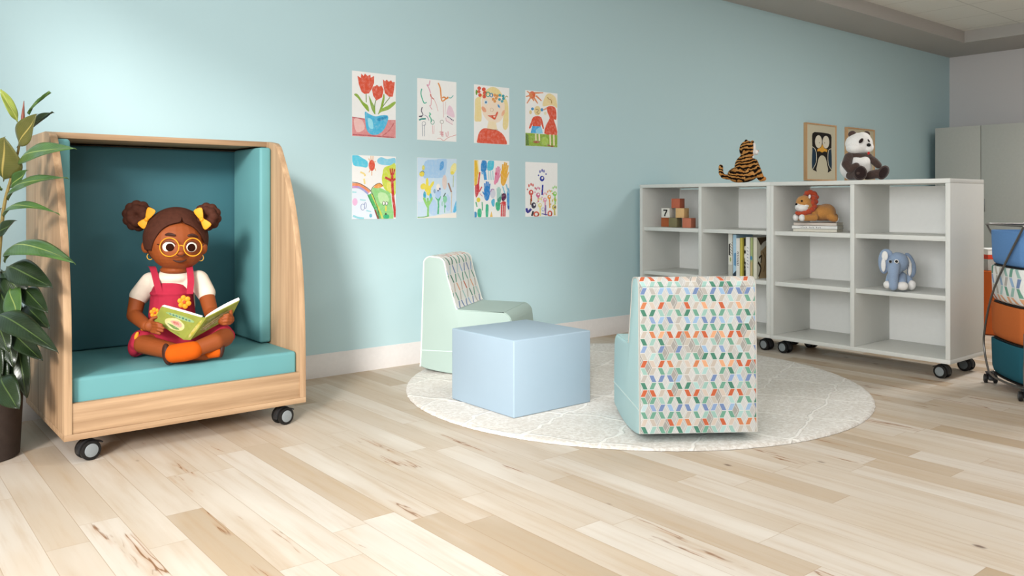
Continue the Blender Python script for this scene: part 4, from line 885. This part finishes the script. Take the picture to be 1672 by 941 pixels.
tb = M(); tb.lathe([(.15, 0), (.165, .012), (.178, .25), (.183, .50), (.187, .512), (.18, .515), (.165, .508), (.16, .47)], n=48)
pb = at_d(1622, 329, 6.7)
o = tb.build('storage_tub', fabric('tub_orange', '#c05e2c'), None, 40, (pb.x, pb.y, 0)); tag(o, 'orange storage tub on the floor, partly hidden behind the wire cart', 'tub')
bx = empty('cardboard_box', 'small grey, red and white banded box on the orange tub behind the cart', 'box', (pb.x, pb.y, .5155), -.7)
mats = [col('#a9aaa5', .7), col('#c9432c', .7), col('#e2e0dc', .7)]
m = M(); m.box((0, 0, .045), (.2, .2, .09), .002, 1, None, 0).box((0, 0, .108), (.201, .201, .036), .002, 1, None, 1).box((0, 0, .146), (.2, .2, .04), .002, 1, None, 2); m.build('carton', mats, bx)
M().box((0, 0, .169), (.206, .206, .006), .001, 1).build('lid', mats[2], bx)

# ---------------------------------------------------------------- rubber plant
PX_, PY_ = .455, 4.075
plant = empty('rubber_plant', 'rubber plant with glossy dark leaves in a dark pot beside the reading nook', 'potted plant', (PX_, PY_, 0))
pl = Vector((-PX_, -PY_, 0))
POT = col('#3a302b', .7, .12, 30)
M().lathe([(.150, 0), (.158, .006), (.172, .30), (.176, .335), (.170, .338), (.160, .334), (.156, .30)], n=56).build('pot', POT, plant)
M().lathe([(.157, .285), (.12, .292), (.03, .297)], n=40).build('soil', col('#2b2019', .95, .3, 90), plant)
def leaf_mat(name, a, b, mid):
    t = NT(name); uv = t.n('ShaderNodeUVMap'); uv.uv_map = 'UVMap'; U, V, _ = t.sep(uv.outputs[0]); co = t.coord()
    ab = t.ma('ABSOLUTE', U); n = t.noise(co, 9, 3)
    vein = t.ma('FRACT', t.ma('MULTIPLY', t.ma('SUBTRACT', V, t.ma('MULTIPLY', ab, .12)), 26.0))
    vl = t.step(t.ma('ABSOLUTE', t.ma('SUBTRACT', vein, .5)), .2, .02)
    c = t.ramp(n, [(.3, srgb(a)), (.7, srgb(b))]); c = t.mix(t.ma('MULTIPLY', vl, .07), c, srgb(mid)); c = t.mix(t.step(ab, .07, .03), c, srgb(mid))
    t.bump(t.ma('ADD', t.step(ab, .1, .0), t.ma('MULTIPLY', vl, .3)), .25, .003)
    t.b.inputs['Coat Weight'].default_value = .25; t.b.inputs['Coat Roughness'].default_value = .2
    return t.fin(c, .32, .45)
LM = {'d': leaf_mat('dark_leaf', '#141f10', '#22331a', '#44562c'), 'm': leaf_mat('green_leaf', '#2f4a22', '#44632d', '#7d8c4a'), 'y': leaf_mat('young_leaf', '#7d8c3a', '#95a04a', '#b7b46a'), 'b': leaf_mat('bronze_leaf', '#4a4d22', '#5c5a2c', '#9a8a4c')}
def leaf(B, Tp, wid, arch, N, mt, fold=.22, curl=0.0):
    B, Tp = Vector(B), Vector(Tp); ax = Tp - B; L = ax.length; t = ax.normalized(); N = Vector(N); N = (N - t * N.dot(t)).normalized(); S = t.cross(N)
    me = bpy.data.meshes.new('leaf'); bm = bmesh.new(); uvl = bm.loops.layers.uv.new('UVMap'); vu = {}; rows = []; ns, nc = 18, 4
    for i in range(ns + 1):
        s = i / ns; sp = .09
        if s < sp: w = .012 + .05 * s / sp
        else:
            q = (s - sp) / (1 - sp); w = max(.0, math.sin(PI * q ** .82) ** .75) * (1 - .12 * q) + .05 * (1 - q)
        w *= wid / 2; c = B + ax * s + N * (arch * L * 4 * s * (1 - s)) * (1 - .25 * s); row = []
        for j in range(-nc, nc + 1):
            u = j / nc; v = bm.verts.new(c + S * (w * u) + N * (w * (fold * abs(u) - curl * u * u) + .006 * math.sin(7 * s + 2 * u))); vu[v] = (u, s); row.append(v)
        rows.append(row)
    for a, b_ in zip(rows, rows[1:]):
        for j in range(2 * nc):
            f = bm.faces.new((a[j], a[j + 1], b_[j + 1], b_[j])); f.smooth = True
            for lp in f.loops: lp[uvl].uv = vu[lp.vert]
    bm.to_mesh(me); bm.free(); me.materials.append(LM[mt]); o = bpy.data.objects.new('leaf', me); COL.objects.link(o); o.parent = plant
    so = o.modifiers.new('Solidify', 'SOLIDIFY'); so.thickness = .0012; return o
def dlim(px): return .695 / (FW.x + RT.x * (px - CXP) / FOC)
def Lf(bx_, by_, tx_, ty_, w, arch, tilt, mt, db=3.42, dt=None, side=0, fold=.22, curl=0):
    """base and tip where the plant's leaves sit, w = width in the same units; tilt 0 = faces up, 90 = faces the room"""
    if dt is None: dt = db - .06
    dt = min(dt, dlim(tx_)); db = min(db, dlim(bx_))
    B = at_d(bx_, by_, db) + pl; Tp = at_d(tx_, ty_, dt) + pl
    a = math.radians(tilt); n = Vector((0, 0, 1)) * math.cos(a) - FW * math.sin(a) * .9 + RT * side
    leaf(B, Tp, w * dt / FOC, arch, n, mt, fold, curl)
stem = [(-20, 668, 3.57), (-16, 600, 3.52), (-8, 500, 3.47), (-2, 420, 3.44), (3, 365, 3.43), (9, 325, 3.42), (20, 285, 3.41), (30, 245, 3.41), (36, 205, 3.41)]
M().tube(catmull([at_d(*p) + pl for p in stem], 4, False), [.011 - .00022 * i for i in range(33)], 8).build('stem', col('#7a6a3c', .7, .2), plant)
M().tube([at_d(*p) + pl for p in [(-24, 668, 3.6), (-30, 560, 3.6), (-26, 450, 3.58), (-14, 380, 3.56)]], .008, 8).build('stem', col('#6a5a38', .7, .2), plant)
M().chain([at_d(36, 206, 3.41) + pl, at_d(37.5, 190, 3.41) + pl, at_d(39, 165, 3.41) + pl], [.006, .007, .0012]).build('bud', col('#7a4436', .5, .2), plant)
Lf(29, 200, 1, 146, 17, .06, 60, 'y', side=.5); Lf(46, 186, 82, 150, 8, .05, 35, 'm'); Lf(42, 212, 87, 183, 22, .02, 50, 'd', side=.3)
Lf(29, 241, 61, 186, 36, .03, 85, 'b', dt=3.33, side=-.1); Lf(6, 296, 8, 224, 62, .05, 80, 'b', dt=3.32, side=.2, curl=.2); Lf(-6, 250, -40, 205, 40, .05, 70, 'm')
Lf(31, 273, 124, 243, 34, .10, 62, 'm', dt=3.1, fold=.15, curl=.2); Lf(17, 307, 45, 278, 22, .03, 80, 'm', dt=3.35); Lf(12, 326, 111, 291, 24, .10, 52, 'm', dt=3.12, curl=.3)
Lf(5, 353, 97, 350, 17, .13, 42, 'm', dt=3.18, curl=.2); Lf(-6, 386, 26, 360, 22, .04, 65, 'd'); Lf(4, 310, -40, 300, 30, .08, 50, 'm')
Lf(7, 428, 123, 431, 44, .17, 38, 'm', dt=3.1, fold=.1, curl=.35); Lf(12, 436, 85, 470, 46, .12, 62, 'd', dt=3.22, curl=.3)
Lf(-5, 455, 62, 462, 22, .14, 35, 'd', dt=3.28, curl=.3); Lf(18, 470, 28, 515, 44, .05, 85, 'm', db=3.36, dt=3.24, curl=.2); Lf(44, 474, 77, 511, 34, .16, 60, 'd', dt=3.24, curl=.3)
Lf(44, 497, 80, 537, 34, .12, 65, 'd', dt=3.22, curl=.2); Lf(-8, 520, 95, 576, 44, .17, 48, 'd', db=3.36, dt=3.1, curl=.3); Lf(10, 532, 69, 589, 34, .08, 62, 'd', dt=3.28, curl=.2)
Lf(34, 520, 44, 650, 38, .10, 85, 'd', db=3.47, dt=3.4, curl=.2); Lf(8, 510, 22, 600, 40, .05, 85, 'd', db=3.43, dt=3.36, curl=.2); Lf(-10, 540, -4, 630, 40, .06, 85, 'd', dt=3.34, curl=.2)
Lf(4, 612, 30, 668, 48, .12, 75, 'd', db=3.33, dt=3.2, curl=.3); Lf(-10, 470, -45, 520, 44, .1, 60, 'd', dt=3.3); Lf(-10, 420, -60, 400, 40, .12, 50, 'm'); Lf(0, 470, 40, 545, 44, .10, 75, 'd', db=3.42, dt=3.36, curl=.3); Lf(-6, 500, 14, 575, 46, .1, 82, 'd', db=3.4, dt=3.3, curl=.2); Lf(30, 505, 66, 560, 36, .1, 70, 'd', db=3.4, dt=3.3, curl=.2)
Lf(-4, 560, 2, 650, 44, .06, 85, 'd', db=3.42, dt=3.36, curl=.2); Lf(16, 560, 40, 615, 34, .08, 80, 'd', db=3.5, dt=3.44, curl=.2); Lf(2, 440, 50, 495, 40, .12, 65, 'd', db=3.42, dt=3.34, curl=.3); Lf(12, 590, 8, 665, 34, .05, 88, 'd', db=3.46, dt=3.42)
Lf(-14, 382, -52, 352, 34, .08, 60, 'm', db=3.55, dt=3.5); Lf(-14, 382, 2, 340, 30, .06, 70, 'd', db=3.55, dt=3.5); Lf(-16, 560, -60, 620, 44, .1, 70, 'd', dt=3.3)
Lf(-4, 440, -30, 480, 40, .1, 75, 'd', dt=3.3); Lf(20, 545, 28, 610, 30, .06, 85, 'd', db=3.5, dt=3.46); Lf(-6, 480, 20, 560, 46, .1, 80, 'd', db=3.44, dt=3.36, curl=.3)

# ---------------------------------------------------------------- the reading girl
G = Fr('person', 'girl in a crimson pinafore and round yellow glasses sitting cross-legged in the nook, reading', 'person', 287, 3.90, .3465)
R_ = G.root
def cloth(name, h, var=.05): return col(h, .85, var, 30, .1, 0, .15, 500)
SKIN = col('#87431c', .6, .03, 20, .25); HAIR = col('#45251a', .8, .15, 60, .15, 0, .4, 120); SHIRT = cloth('shirt', '#d6c8b8'); DRESS = cloth('dress', '#a4293e'); YEL = col('#e0921e', .55, .05); GOLD = col('#e2a83a', .35, .05, spec=.5); DKB = col('#3c2018', .6, .05); SOCK = cloth('sock', '#b8500d')
# body: one continuous surface
m = M()
G.E(m, 287, 394, .02, 44, 40, 44); G.E(m, 290, 409, .03, 40, 37, 32); G.E(m, 291, 425, .035, 25, 24, 16.5)
G.E(m, 239, 403, .0, 8, 6, 11); G.E(m, 331.5, 405, .0, 7, 6, 10.5)
G.E(m, 295, 414, .148, 6, 4.5, 4.2)
G.C(m, [(285, 424, 0), (285, 452, -.01)], [15, 15])
G.E(m, 286, 440.5, .012, 23, 26, 8.5)
G.C(m, [(284, 460, -.01), (282, 505, -.02), (280, 545, -.01)], [23, 28, 28])
G.C(m, [(258, 458, -.01), (312, 457, -.01)], [14, 14])
G.C(m, [(244, 461, -.01), (225, 485, .01), (219, 515, .05), (239, 532, .17)], [14, 13, 11.5, 8.8])       # arm on the left
G.C(m, [(325, 459, -.01), (337, 482, .0), (345, 512, .06), (366, 523, .18)], [14, 12.5, 11, 8.5])
# left hand: palm, four fingers on the cover, thumb inside
G.E(m, 246, 533, .20, 9.5, 5.5, 8.5, .2)
for k, (a, b, c_) in enumerate((((249, 527.5, .222), (257, 528.5, .246), (264, 531, .247)), ((250, 532.5, .225), (259, 533.5, .249), (267, 536, .248)), ((250, 537.5, .225), (258, 538.5, .246), (265.5, 541, .246)), ((248, 541.5, .222), (255, 543, .239), (261, 545.2, .240)))):
    G.C(m, [a, b, c_], [2.7, 2.5, 2.1])
G.C(m, [(243, 527, .195), (249, 520, .19), (256, 518, .185)], [3.2, 2.9, 2.5])
# right hand
G.E(m, 374.5, 521.5, .20, 7.5, 5.5, 8, -.2)
for a, b, c_ in (((377, 515.5, .212), (372.5, 514, .232), (366, 515.5, .238)), ((377.5, 520, .214), (371, 519, .236), (363.5, 520.5, .240)), ((377, 524.5, .214), (370.5, 524, .236), (364, 525.5, .240)), ((375, 528.5, .212), (369.5, 528.5, .232), (364.5, 529.5, .236))):
    G.C(m, [a, b, c_], [2.6, 2.4, 2.0])
G.C(m, [(377, 515, .19), (377, 508, .178), (373, 504, .172)], [3.0, 2.7, 2.3])
# legs, crossed
G.C(m, [(262, 553, 0), (234, 562, .12), (290, 576, .20), (335, 578, .17)], [19, 15, 12.5, 10]); G.C(m, [(335, 578, .17), (356, 574, .17)], [9, 9])
G.C(m, [(306, 550, 0), (366, 551, .12), (352, 558, .2), (312, 573, .27)], [19, 15, 13.5, 11]); G.C(m, [(312, 573, .27), (282, 577, .27)], [10, 10])
body = m.blob('body', SKIN, R_, .003, 2)
# face details sit on the head ellipsoids
def fz(px, py):
    best = -1
    for cx, cy, ct, rx, ry, rz in ((287, 394, .02, 44, 40, 44), (290, 409, .03, 40, 37, 32), (291, 425, .035, 25, 24, 16.5)):
        q = 1 - ((px - cx) / rx) ** 2 - ((py - cy) / rz) ** 2
        if q > 0: best = max(best, ct + math.sqrt(q) * ry * G.s)
    return best
for ex, ey, rx, rz, pxo in ((276.0, 403.3, 9.8, 8.6, 1.3), (313, 403.8, 8.2, 7.8, -.3)):
    t = fz(ex, ey); yw = -(ex - 289) / 44 * .75
    t += .003; m = M(); G.E(m, ex, ey, t - .002, rx, 3.4, rz, 0, -yw * .6); e = m.build('eye', col('#efe4d4', .4, .01), body)
    m = M(); G.E(m, ex + pxo, ey + .8, t + .0052, 6.2, 2.0, 6.2, 0, -yw * .6); m.build('pupil', col('#2c140c', .9, .02, spec=.05), e)
    m = M(); m.tube([G(ex + 10.2 * math.cos(a), ey + 9.2 * math.sin(a), t + .004) for a in [math.radians(205 + 13 * k) for k in range(11)]], .0017, 6); m.build('eyelid', DKB, e)
def facestroke(name, pts, r, mt):
    pts = [(v.x, v.y) for v in catmull([(a, b, 0) for a, b in pts], 5, False)]
    n = len(pts); M().tube([G(a, b, fz(a, b) + .001) for a, b in pts], [r * G.s * (.45 + .55 * math.sin(PI * (i + .3) / (n - .4))) for i in range(n)], 8).build(name, mt, body)
facestroke('eyebrow', [(266, 386.5), (275, 383), (286, 384.5)], 2.8, DKB); facestroke('eyebrow', [(306.5, 385.5), (314, 384), (323, 387)], 2.6, DKB)
facestroke('mouth', [(281, 423.5), (288, 427), (297, 427.3), (304.5, 424)], 1.6, DKB)
M().tube([G(a, b, .148 + .019 * math.sqrt(max(.02, 1 - ((a - 295) / 7) ** 2)) * .9) for a, b in [(288.5, 415.8), (291, 417.6), (295, 418.6), (299, 417.8), (302, 415.6)]], .0020, 6).build('nose_line', DKB, body)
# hair: cap with a centre parting, two puffs
bm = bmesh.new(); bmesh.ops.create_uvsphere(bm, u_segments=220, v_segments=150, radius=1)
RX2, RYY, RZZ = 48.5 * G.s, 45 * G.s, 50 * G.s; cc = G(287.5, 389.5, .008)
kill = []
for f in bm.faces:
    p = f.calc_center_median(); px = 287.5 + p.x * 48.5; py = 389.5 - p.z * 50
    fx = (px - 292) / 40.5; fy = (py - 411) / 48
    face_open = p.y < .12 and fx * fx + fy * fy < 1
    part = p.y < 0 and abs(px - (297 - (py - 363) * -.12)) < max(0, (py - 349) * .09) and 349 < py < 366
    if face_open or part or py > 424 or (p.y < .25 and py > 406 + 2 * (1 - abs(p.x))): kill.append(f)
bmesh.ops.delete(bm, geom=kill, context='FACES')
bm.verts.ensure_lookup_table()
bmesh.ops.delete(bm, geom=[v for v in bm.verts if not v.link_faces], context='VERTS')
for it in range(25):
    nw = {}
    for v in bm.verts:
        nb = [e.other_vert(v) for e in v.link_edges if len(e.link_faces) == 1]
        if len(nb) >= 2: nw[v] = ((v.co * .4 + sum((q.co for q in nb), Vector()) / len(nb) * .6)).normalized()
    for v, c in nw.items(): v.co = c
for v in bm.verts: v.co = cc + Vector((v.co.x * RX2, v.co.y * RYY, v.co.z * RZZ))
m = M(); m._add(bm, 0); hr = m.build('hair', HAIR, body, 180); so = hr.modifiers.new('Solidify', 'SOLIDIFY'); so.thickness = .010; so.offset = -.2
for cx, cy, R0 in ((225, 352.5, 17.5), (338.5, 354, 15.8)):
    m = M(); G.E(m, cx, cy, -.01, R0, R0, R0)
    for k in range(10):
        a = 2 * PI * k / 10 + .2
        G.E(m, cx + R0 * .98 * math.cos(a), cy + R0 * .98 * math.sin(a), -.01, R0 * .5, R0 * .55, R0 * .5)
    for k in range(7):
        a = 2 * PI * k / 7
        for tt_ in (.03, -.05): G.E(m, cx + R0 * .6 * math.cos(a), cy + R0 * .6 * math.sin(a), tt_, R0 * .5, R0 * .5, R0 * .5)
    G.C(m, [(cx, cy, -.01), (cx + (262 - cx) * .55 if cx < 287 else cx - (cx - 312) * .7, cy + 10, -.005)], [8, 8])
    m.blob('hair_puff', HAIR, body, .0035, 2)
for (kx, ky), lobes in (((239.5, 358.5), ((245.5, 346.5, .45), (232.5, 366.5, .9))), ((329.5, 358.5), ((324.5, 346.5, -.5), (337, 367.5, -.75)))):
    m = M()
    for lx, ly, ro in lobes:
        d = Vector((lx - kx, ly - ky)); u = d.normalized(); n_ = Vector((-u.y, u.x)); P = []
        for k, w in ((0, 2.6), (.55, 5.5), (1.1, 7.4), (1.38, 7.0), (1.5, 4.0)): P.append((kx + d.x * k + n_.x * w, ky + d.y * k + n_.y * w))
        Q = [(kx + d.x * k - n_.x * w, ky + d.y * k - n_.y * w) for k, w in ((1.5, 4.0), (1.38, 7.0), (1.1, 7.4), (.55, 5.5), (0, 2.6))]
        m.prism(P + Q, lambda p, w: G(p[0], p[1], .075 + w), -.006, .008, .003, 0, 2)
    G.E(m, kx, ky, .079, 3.6, 4, 3.8)
    m.build('bow', YEL, body, 60)
# glasses
gm = M()
for cx, rx, rz in ((276.5, 15.6, 15.2), (314.8, 14.6, 14.6)):
    t0 = .168 if cx < 290 else .163
    yaw = .25 if cx < 290 else -.35
    gm.tube([G(cx + rx * math.cos(a), 403.8 + rz * math.sin(a), t0 + (-.012 if cx < 290 else .0) + (math.cos(a) * rx * G.s) * (math.tan(.22) if cx < 290 else -math.tan(.42))) for a in [2 * PI * k / 40 for k in range(40)]], .0025, 8, True)
gm.tube(catmull([G(291.8, 402.5, .168), (G(296, 401, .178)), G(300.4, 402.5, .176)], 4, False), .0026, 6)
gl = gm.build('glasses', YEL, body)
M().tube([G(261.2, 400, .145), G(252, 398, .115), G(243, 397, .03)], .0022, 6).build('temple', DKB, gl)
M().tube([G(329, 401, .145), G(332.5, 400, .1), G(333, 399, .03)], .0022, 6).build('temple', DKB, gl)
for cx, cy in ((245, 419), (327.5, 421)):
    M().tube([G(cx + 4.8 * math.cos(a), cy + 5.2 * math.sin(a), .012) for a in [2 * PI * k / 24 for k in range(24)]], .0019, 6, True).build('earring', GOLD, body)
# clothes
m = M()
G.C(m, [(262, 463, -.01), (308, 461, -.01)], [20, 20]); G.C(m, [(284, 468, -.01), (283, 500, -.01)], [31, 34]); G.E(m, 285, 453, .005, 31, 27, 14)
G.C(m, [(246, 461, -.01), (228, 483, .008)], [16.5, 15.8]); G.C(m, [(324, 458, -.01), (336.5, 479, .0)], [16.5, 14.8])
sh = m.blob('t_shirt', SHIRT, R_, .004, 6)
m = M()
G.C(m, [(281, 484, .012), (281, 515, .008), (280, 541, 0)], [33, 36, 36]); G.E(m, 281, 478, .03, 34, 27, 8)
G.C(m, [(258, 552, 0), (231, 556, .095)], [24, 17]); G.C(m, [(246, 552, .03), (221, 573, .09)], [20, 10]); G.E(m, 221, 564, .095, 11, 16, 17.5, .2); G.C(m, [(236, 549, .10), (222, 562, .125)], [10, 9]); G.C(m, [(304, 549, 0), (362, 547, .10)], [24, 17.5]); G.E(m, 366, 549, .06, 17, 16, 14)
m.blob('pinafore_dress', DRESS, R_, .004, 6).name = 'pinafore_dress'
dr = bpy.data.objects['pinafore_dress']
for pts in ([(247, 436, .0), (249, 437, .04), (252, 446, .068), (255.5, 460, .088), (259, 474, .1), (260.5, 482, .102)], [(308, 435, .0), (309, 436.5, .035), (310.5, 446, .062), (311.5, 460, .083), (310.5, 473, .096), (310, 481, .098)]):
    p3 = catmull([G(*p) for p in pts], 4, False); m = M()
    A_ = [p + Vector((-5 * G.s, 0, 0)) for p in p3]; B_ = [p + Vector((5 * G.s, 0, 0)) for p in p3]; dv = Vector((0, -.006, .003))
    b = bmesh.new()
    va = [b.verts.new(p) for p in A_]; vb = [b.verts.new(p) for p in B_]; vc = [b.verts.new(p + dv) for p in A_]; vd = [b.verts.new(p + dv) for p in B_]
    for i in range(len(va) - 1):
        for q, w in ((va, vb), (vd, vc), (vc, va), (vb, vd)): b.faces.new((q[i], w[i], w[i + 1], q[i + 1]))
    bmesh.ops.recalc_face_normals(b, faces=b.faces[:]); m._add(b, 0); m.build('strap', DRESS, dr)
def flower(cx, cy, t, r, n=6, tilt=0):
    m = M()
    for k in range(n):
        a = 2 * PI * k / n + .3; G.E(m, cx + r * .62 * math.cos(a), cy + r * .62 * math.sin(a), t, r * .36, 1.6, r * .36)
    G.E(m, cx, cy, t, r * .4, 1.6, r * .4); m.build('flower_patch', YEL, dr)
    m = M(); G.E(m, cx, cy, t + .003, r * .24, 1.6, r * .24); m.build('flower_centre', col('#c9502c', .7), dr)
flower(301, 493.5, .112, 11.5); flower(253, 511, .105, 9)
m = M(); G.E(m, 223, 549, .135, 3, 2, 7, .3); m.build('flower_patch', YEL, dr)
m = M(); m.tube([G(231.5 + 3.2 * math.cos(a) + 1.5 * math.sin(a), 530 + 9.5 * math.sin(a), .13 + .03 * math.cos(a)) for a in [2 * PI * k / 20 for k in range(20)]], .0032, 6, True); m.build('bracelet', YEL, body)
m = M(); G.C(m, [(316, 572, .268), (302, 575, .272), (284, 577.5, .272)], [13.5, 14.5, 14.2]); s1 = m.blob('sock', SOCK, R_, .0035, 3)
m = M(); G.E(m, 272.5, 578.5, .272, 6.8, 11, 16.5, -.12); m.build('sole', DKB, s1)
m = M(); G.C(m, [(344, 575, .185), (355, 574, .19)], [9.5, 9.5]); s2 = m.blob('sock', SOCK, R_, .0035, 3)
m = M(); G.E(m, 361.5, 572, .185, 4.6, 9, 12, .15); m.build('sole', DKB, s2)

# ---------------------------------------------------------------- the open book
bk = empty('open_book', 'open green picture book held in the hands of the reading girl', 'book', at_d(312, 540, 3.66))
bl_ = -Vector(at_d(312, 540, 3.66))
def Q(px, py, t): return at_d(px, py, 3.90 - t) + bl_
LT = [Q(263.5, 500.5, .195), Q(328.5, 518.5, .262), Q(300, 555, .232), Q(250.5, 524, .222 - .012)]
RTc = [Q(337, 519, .262), Q(391, 491.5, .185), Q(378, 517.5, .205), Q(311, 555.5, .232)]
def flatten(cn, k):          # lay corner k into the plane of the other three
    a, b, c = [cn[i] for i in range(4) if i != k]; n = (b - a).cross(c - a); e = Vector((0, 0, CAMH)) + bl_
    d = cn[k] - e; cn[k] = e + d * ((a - e).dot(n) / d.dot(n))
flatten(LT, 3); flatten(RTc, 2)
def cover(cn, art):
    m = M(); mats = [col('#858a3a', .6, .12, 25)]
    n_ = (cn[1] - cn[0]).cross(cn[3] - cn[0]).normalized()
    toc = (G.root.matrix_basis.translation + bl_)
    if n_.dot(Vector((0, -1, 0))) < 0: n_ = -n_
    m_ = bmesh.new(); NG = 10
    bil = lambda x, y: (cn[0].lerp(cn[1], x)).lerp(cn[3].lerp(cn[2], x), y)
    fr_ = [[m_.verts.new(bil(i / NG, j / NG)) for j in range(NG + 1)] for i in range(NG + 1)]
    bk_ = [[m_.verts.new(bil(i / NG, j / NG) - n_ * .003) for j in range(NG + 1)] for i in range(NG + 1)]
    for g in (fr_, bk_):
        for i in range(NG):
            for j in range(NG): m_.faces.new((g[i][j], g[i + 1][j], g[i + 1][j + 1], g[i][j + 1]))
    for i in range(NG):
        for e0, e1 in (((i, 0), (i + 1, 0)), ((i, NG), (i + 1, NG)), ((0, i), (0, i + 1)), ((NG, i), (NG, i + 1))):
            m_.faces.new((fr_[e0[0]][e0[1]], fr_[e1[0]][e1[1]], bk_[e1[0]][e1[1]], bk_[e0[0]][e0[1]]))
    bmesh.ops.recalc_face_normals(m_, faces=m_.faces[:]); m._add(m_, 0)
    if art:
        class QA(Art):
            def q(s, p):
                x, y = min(max(p[0], .01), .99), min(max(p[1], .01), .99)
                return (cn[0].lerp(cn[1], x)).lerp(cn[3].lerp(cn[2], x), y) + n_ * (.0006 + .0003 * s.L)
        A = QA(m, cn[0], (1, 0, 0), (0, 0, 1), n_, mats)
        art(A)
    m.build('cover', mats, bk); return n_
def art_l(A):
    A.e('#7f9a62', .56, .25, .38, .09).p('#b9b478', [(.28, .55), (.5, .36), (.78, .5), (.8, .74), (.55, .88), (.32, .78)], 3).p('#c98a78', [(.4, .56), (.58, .44), (.74, .55), (.7, .68), (.52, .66)], 3).p('#a65f52', [(.48, .54), (.6, .5), (.66, .6), (.54, .62)], 3).p('#5f7a3c', [(.36, .72), (.6, .7), (.74, .74), (.6, .82)], 3)
    for k in range(7): A.l('#35645c', [(.28 + .085 * k, .22 + .012 * (k % 2)), (.33 + .085 * k, .27)], .045)
    for k in range(5): A.l('#6f7a34', [(.4 + .09 * k, .9), (.46 + .09 * k, .9)], .025)
def art_r(A):
    A.p('#757a36', [(.1, .2), (.6, .3), (.9, .7), (.4, .9), (.12, .7)], 3).l('#b08a70', [(.15, .6), (.5, .4), (.85, .35)], .05, 3).l('#a4726a', [(.2, .75), (.55, .55), (.8, .5)], .05, 3).l('#54572a', [(.1, .4), (.4, .3), (.7, .2)], .04, 3)
nl1 = cover(LT, art_l); nr1 = cover(RTc, art_r)
sp_ = [LT[1], RTc[0], RTc[3], LT[2]]
cover(sp_, lambda A: A.e('#a89a34', .5, .5, .3, .4))
PGM = col('#efe8e2', .8, .02)
def pages(cn, n_, name):
    m = M(); k0 = cn
    up = (cn[0] - cn[3]).normalized() * .004
    b = bmesh.new(); nl_ = []
    N = 8
    for s in range(N + 1):
        u = s / N; th = .004 + .010 * math.sin(PI * min(1, .25 + .75 * (u if k0 is LT else 1 - u)) ) ** .8
        tp = cn[0].lerp(cn[1], u) + up; bt = cn[3].lerp(cn[2], u) - up * .2
        nl_.append([b.verts.new(tp - n_ * .0035), b.verts.new(bt - n_ * .0035), b.verts.new(bt - n_ * (.0035 + th)), b.verts.new(tp - n_ * (.0035 + th) + up * .6)])
    for A_, B_ in zip(nl_, nl_[1:]):
        for i in range(4): b.faces.new((A_[i], B_[i], B_[(i + 1) % 4], A_[(i + 1) % 4]))
    b.faces.new(nl_[0]); b.faces.new(nl_[-1][::-1]); bmesh.ops.recalc_face_normals(b, faces=b.faces[:]); m._add(b, 0); m.build(name, PGM, bk, 50)
pages(LT, nl1, 'pages'); pages(RTc, nr1, 'pages')
